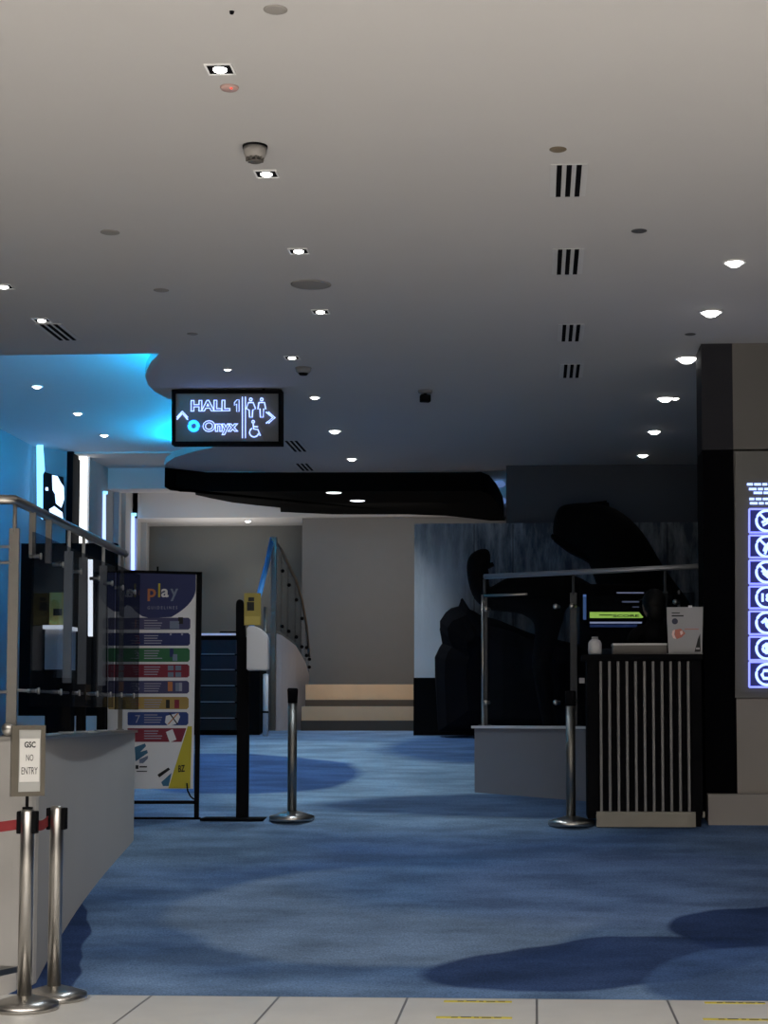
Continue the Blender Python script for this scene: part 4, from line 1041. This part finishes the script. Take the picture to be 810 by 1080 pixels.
for px, py, r_, lab in ((332, 420.5, .04, 'round lit downlight beside the top corner of the hall sign'), (353, 456, .055, 'round lit downlight between hall sign and black bulkhead'),
                        (371, 485.5, .05, 'round lit downlight nearest the black bulkhead'), (240, 391, .03, 'small round downlight just above the hall sign'),
                        (774.5, 278, .055, 'round lit downlight closest to the camera in the row near the black column'), (750, 330.5, .065, 'round lit downlight in front of the top of the black column'),
                        (724.5, 379.5, .075, 'large bright downlight beside the top corner of the black column'), (739.5, 379.5, .035, 'small bright downlight touching the top of the black column'),
                        (701.5, 421.5, .065, 'large bright downlight of the pair midway along the row by the column'), (712, 421.5, .035, 'small bright downlight of the pair midway along the row by the column'),
                        (690, 456.5, .06, 'round downlight second from the dark mural wall'), (678, 481.5, .055, 'round downlight closest to the dark mural wall'), (740, 421, .02, 'tiny light half hidden by the black column')):
    round_light(px, py-2, lab, r_)
for px, py, lab in ((39, 408, 'downlight in the blue recess closest to the camera'), (82, 436.5, 'middle one of the three downlights in the blue recess'), (110, 459.5, 'downlight in the blue recess farthest from the camera')):
    round_light(px, py-1, lab, .045, UZ, 'lamp')
round_light(261.5, 549, 'round downlight above the grey end wall', .045, BZ)
for px, py, lab in ((352, 511.5, 'first slim light on the glossy black bulkhead'), (377, 528, 'second slim light on the glossy black bulkhead')):
    py = py if py > 519 else 519.5
    p = Zp(px, py, 3.95); o = thing('bulkhead_downlight', (p.x, p.y, 3.95), lab, 'downlight', 'lights on the black bulkhead')
    obj('lens', MB().lathe([(0, -.006), (.085, -.005), (.09, 0), (.08, .002), (0, .002)], n=24), 'lamp_dim', o, True)
    obj('trim_ring', MB().lathe([(.09, .002), (.095, -.004), (.1, 0), (.1, .002)], n=24), 'black_metal', o, True)
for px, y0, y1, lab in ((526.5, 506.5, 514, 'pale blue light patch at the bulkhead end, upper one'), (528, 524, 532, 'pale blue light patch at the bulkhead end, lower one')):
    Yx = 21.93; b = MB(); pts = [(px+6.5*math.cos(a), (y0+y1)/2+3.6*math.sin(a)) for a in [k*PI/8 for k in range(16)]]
    tag(obj('light_patch', b.px(pts, Yx, .05), emit('patch_blue', (.12, .2, .42), .7)), lab, 'light patch')  # glowing patches stand in for blue-lit surfaces beyond the gap

# vents: three-slot diffusers
def vent(px0, px1, py0, py1, label, src=None):
    pm = Zp((px0+px1)/2, (py0+py1)/2, CZ); yA = Zp((px0+px1)/2, py1, CZ).y; yB = Zp((px0+px1)/2, py0, CZ).y
    ln = abs(yA-yB); w = .188
    o = thing('air_vent', (pm.x, pm.y, CZ), label, 'air vent', 'three slot ceiling vents')
    b = MB(); sw = w/7.2
    b.span(-w/2, w/2, -ln/2, ln/2, -.004, 0)
    obj('plate', b, mat('vent_plate', (.5, .5, .5), .6) if 'vent_plate' not in bpy.data.materials else bpy.data.materials['vent_plate'], o, True)
    for k in (-1, 0, 1):
        obj('slot', MB().span(k*w*.262-sw/2, k*w*.262+sw/2, -ln/2+.004, ln/2-.004, -.007, -.004), 'black', o, True)
    return o
for q in ((580, 619, 173.5, 207, 'three slot vent closest to the camera near the ceiling middle'), (583, 614.5, 262.5, 289, 'three slot vent second from the camera near the ceiling middle'), (588.5, 615.5, 342, 359.5, 'three slot vent third from the camera near the ceiling middle'),
          (589.5, 616, 384, 398, 'three slot vent fourth from the camera near the ceiling middle'), (48, 75, 341.5, 358.5, 'slanted three slot vent in front of the blue recess'),
          (301, 323, 464.5, 476, 'three slot vent just past the hall sign lower corner'), (311, 332, 488.5, 496, 'three slot vent against the black bulkhead')):
    vent(*q)
# flush discs
def disc(px, py, r_, label, m='plastic_grey', name='ceiling_speaker', cat='ceiling disc'):
    p = Zp(px, py, CZ); b = MB(); b.lathe([(r_, 0), (r_, -.002), (r_*.86, -.005), (r_*.5, -.006), (0, -.0065)], (p.x, p.y, CZ), 28)
    return tag(obj(name, b, m), label, cat, 'flat discs on the ceiling')
dm = mat('disc_grey', (.25, .235, .22), .7)
disc(290.5, 10, .047, 'flat grey disc at the top of the photo near the ceiling edge', dm)
disc(116, 245, .055, 'flat grey disc alone on the ceiling before the slanted vent', dm)
disc(170, 306, .05, 'small flat grey disc between slanted vent and middle lights', dm)
disc(328, 300, .13, 'widest flat grey disc between the third and fourth middle downlights', dm)
disc(588.5, 157.5, .042, 'flat brown disc in front of the first three slot vent', mat('disc_brown', (.15, .12, .08), .6))
disc(674, 243.5, .045, 'flat dark disc between vents and bright row of lights', mat('disc_dark', (.07, .07, .07), .6))
disc(203, 352, .04, 'faint small disc close to the blue recess edge', dm)
disc(728, 352.5, .04, 'flat dark disc just in front of the black column top', bpy.data.materials['disc_dark'])
p = Zp(242, 92, CZ)
o = thing('ceiling_sprinkler', (p.x, p.y, CZ), 'pinkish round sprinkler cover with tiny red light', 'sprinkler')
obj('cover', MB().lathe([(0, -.012), (.036, -.01), (.042, 0), (.03, .002), (0, .002)], n=24), mat('pinkish', (.45, .3, .27), .6), o, True)
obj('indicator', MB().ball((.012, -.02, -.012), .005), 'red_led', o, True)
p = Zp(244.5, 12, CZ); tag(obj('ceiling_hook', MB().lathe([(0, -.014), (.008, -.01), (.01, 0), (0, 0)], (p.x, p.y, CZ), 12), 'black'), 'tiny black dot fitting beside the topmost disc', 'ceiling hook')
# boxy smoke detector
p = Zp(269, 154, CZ); kd = p.y/1780
o = thing('smoke_detector', (p.x, p.y, CZ), 'boxy grey smoke detector hanging before the second square downlight', 'smoke detector')
obj('mounting_ring', MB().lathe([(0, 0), (13.6*kd, 0), (13.6*kd, -.01), (0, -.01)], n=28), 'black', o, True)
obj('body', MB().lathe([(0, -.01), (13*kd, -.01), (12.4*kd, -8*kd), (10.5*kd, -13*kd), (9.5*kd, -13.5*kd), (0, -13.5*kd)], n=28), mat('detector', (.28, .265, .25), .6), o, True)
b = MB()
for k in range(10): a = k*2*PI/10; b.box((9*kd*math.cos(a), 9*kd*math.sin(a), -15*kd), (1.8*kd, 1.8*kd, 3.6*kd), a)
b.lathe([(0, -16.4*kd), (8*kd, -16.4*kd), (7*kd, -18*kd), (0, -18*kd)], n=20); obj('sensor_grille', b, mat('detector_dark', (.1, .09, .08), .6), o, True)
p = Zp(320, 388, CZ); kd = p.y/1780
o = thing('smoke_detector', (p.x, p.y, CZ), 'dark dome smoke detector behind a downlight near the hall sign', 'smoke detector')
obj('body', MB().lathe([(0, 0), (9*kd, 0), (8*kd, -4*kd), (6*kd, -6*kd), (0, -6*kd)], n=24), mat('detector_blue', (.2, .2, .2), .6), o, True)
obj('sensor_grille', MB().lathe([(0, -6*kd), (5.5*kd, -6*kd), (4*kd, -8*kd), (0, -8*kd)], n=20), 'black', o, True)
p = Zp(448.5, 412, CZ); kd = p.y/1780
o = thing('dome_camera', (p.x, p.y, CZ), 'small dark security camera hanging alone from the ceiling middle', 'camera')
obj('mount', MB().lathe([(0, 0), (8*kd, 0), (7.5*kd, -2.5*kd), (0, -3*kd)], n=20), mat('cam_grey', (.2, .2, .21), .6), o, True)
obj('camera_body', MB().box((0, 0, -8.5*kd), (11*kd, 9*kd, 8*kd), .3, 1.5*kd).lathe([(0, -3*kd), (2*kd, -3*kd), (2*kd, -6*kd), (0, -6*kd)], n=10), 'black', o, True)

# ------------------------------------------------------------------ floor stickers
def sticker(px, py, w, label):
    p = Zp(px, py, 0); o = thing('floor_sticker', (p.x, p.y, 0), label, 'floor sticker', 'worn yellow floor stickers')
    obj('yellow_band', MB().span(-w/2, w/2, -.022, .022, .0005, .002), 'sticker', o, True)
    b = MB(); x = -w*.3
    for k in range(5):
        ww = (.03, .05, .022, .045, .035)[k]; b.box((x+ww/2, (-.003, .006, .0, -.004, .003)[k], .0025), (ww, .017, .001)); x += ww+.014
    obj('worn_marks', b, 'ink', o, True)
sticker(500, 1073.5, .36, 'worn yellow floor strip with black marks, in front and left of the pair')
sticker(504, 1056.5, .34, 'worn yellow floor strip nearest the carpet, left of the four')
sticker(782, 1075.5, .36, 'worn yellow floor strip at the photo corner')
sticker(775, 1058, .3, 'worn yellow floor strip by the carpet edge, right of the four')

# ================================================================== LIGHT
def area(name, loc, target, size, power, col=(1, 1, 1), spread=PI):
    l = bpy.data.lights.new(name, 'AREA'); l.shape = 'RECTANGLE'; l.size, l.size_y = size; l.energy = power; l.color = col; l.spread = spread
    o = bpy.data.objects.new(name, l); COL.objects.link(o); o.location = loc
    o.rotation_euler = (Vector(target)-Vector(loc)).to_track_quat('-Z', 'Y').to_euler(); return o
def spot(name, loc, target, power, deg, col=(1, 1, 1), blend=.8, r_=.05):
    l = bpy.data.lights.new(name, 'SPOT'); l.energy = power; l.spot_size = math.radians(deg); l.spot_blend = blend; l.color = col; l.shadow_soft_size = r_
    o = bpy.data.objects.new(name, l); COL.objects.link(o); o.location = loc
    o.rotation_euler = (Vector(target)-Vector(loc)).to_track_quat('-Z', 'Y').to_euler(); return o
area('mall_light', (.6, -4.2, 2.2), (.6, 10, 2.9), (8, 3.2), 40, (1, .93, .86))
area('mall_ceiling_lamps', (0, -.5, 4.1), (0, -.5, 0), (10, 8), 2150, (1, .95, .9), math.radians(150))
for px, py, e in ((353, 456, 150), (371, 485, 110), (332, 420, 80), (308, 377, 110), (338, 328.5, 80), (315, 264.5, 70)):
    p = Zp(px, py, CZ); spot('downlight_beam', (p.x, p.y, CZ-.08), (p.x-.1, p.y, 0), e, 95, (.78, .9, 1))
area('stair_wall_fill', (-1.9, 19.9, 3.75), (-1.9, 21.6, 1.9), (1.4, .5), 17, (1, .93, .86))  # added fill that brightens the stair wall, no fitting there
spot('step_fill', (-1.7, 18.6, 3.8), (-1.85, 19.3, 1.3), 70, 60, (1, .85, .7))  # added spot in place of LED light on the steps
p = Zp(261.5, 549, BZ); spot('corridor_beam', (p.x, p.y, BZ-.08), (p.x, p.y+.2, 0), 18, 120, (1, .97, .92))
area('corridor_fill', (-4.2, 21.9, 3.3), (-4.2, 21.9, 5), (1.2, 1.2), 8, (1, .95, .9))  # unseen upward fill added for the corridor, no real panel
area('blue_wall_fill', (-5.0, 17.5, 3.9), (-5.7, 18.6, 2.6), (.6, .6), 6, (.02, .36, 1))  # extra blue lamp added to wash the side wall
w = bpy.data.worlds.new('world'); S.world = w; w.use_nodes = True
w.node_tree.nodes['Background'].inputs[0].default_value = (.35, .55, 1, 1); w.node_tree.nodes['Background'].inputs[1].default_value = .01

vs = S.view_settings; S.display_settings.display_device = 'sRGB'
vs.view_transform = 'Standard'; vs.look = 'None'; vs.gamma = 1; vs.exposure = 0; vs.use_curve_mapping = False
S.cycles.use_denoising = True
S.cycles.max_bounces = 8; S.cycles.transparent_max_bounces = 16
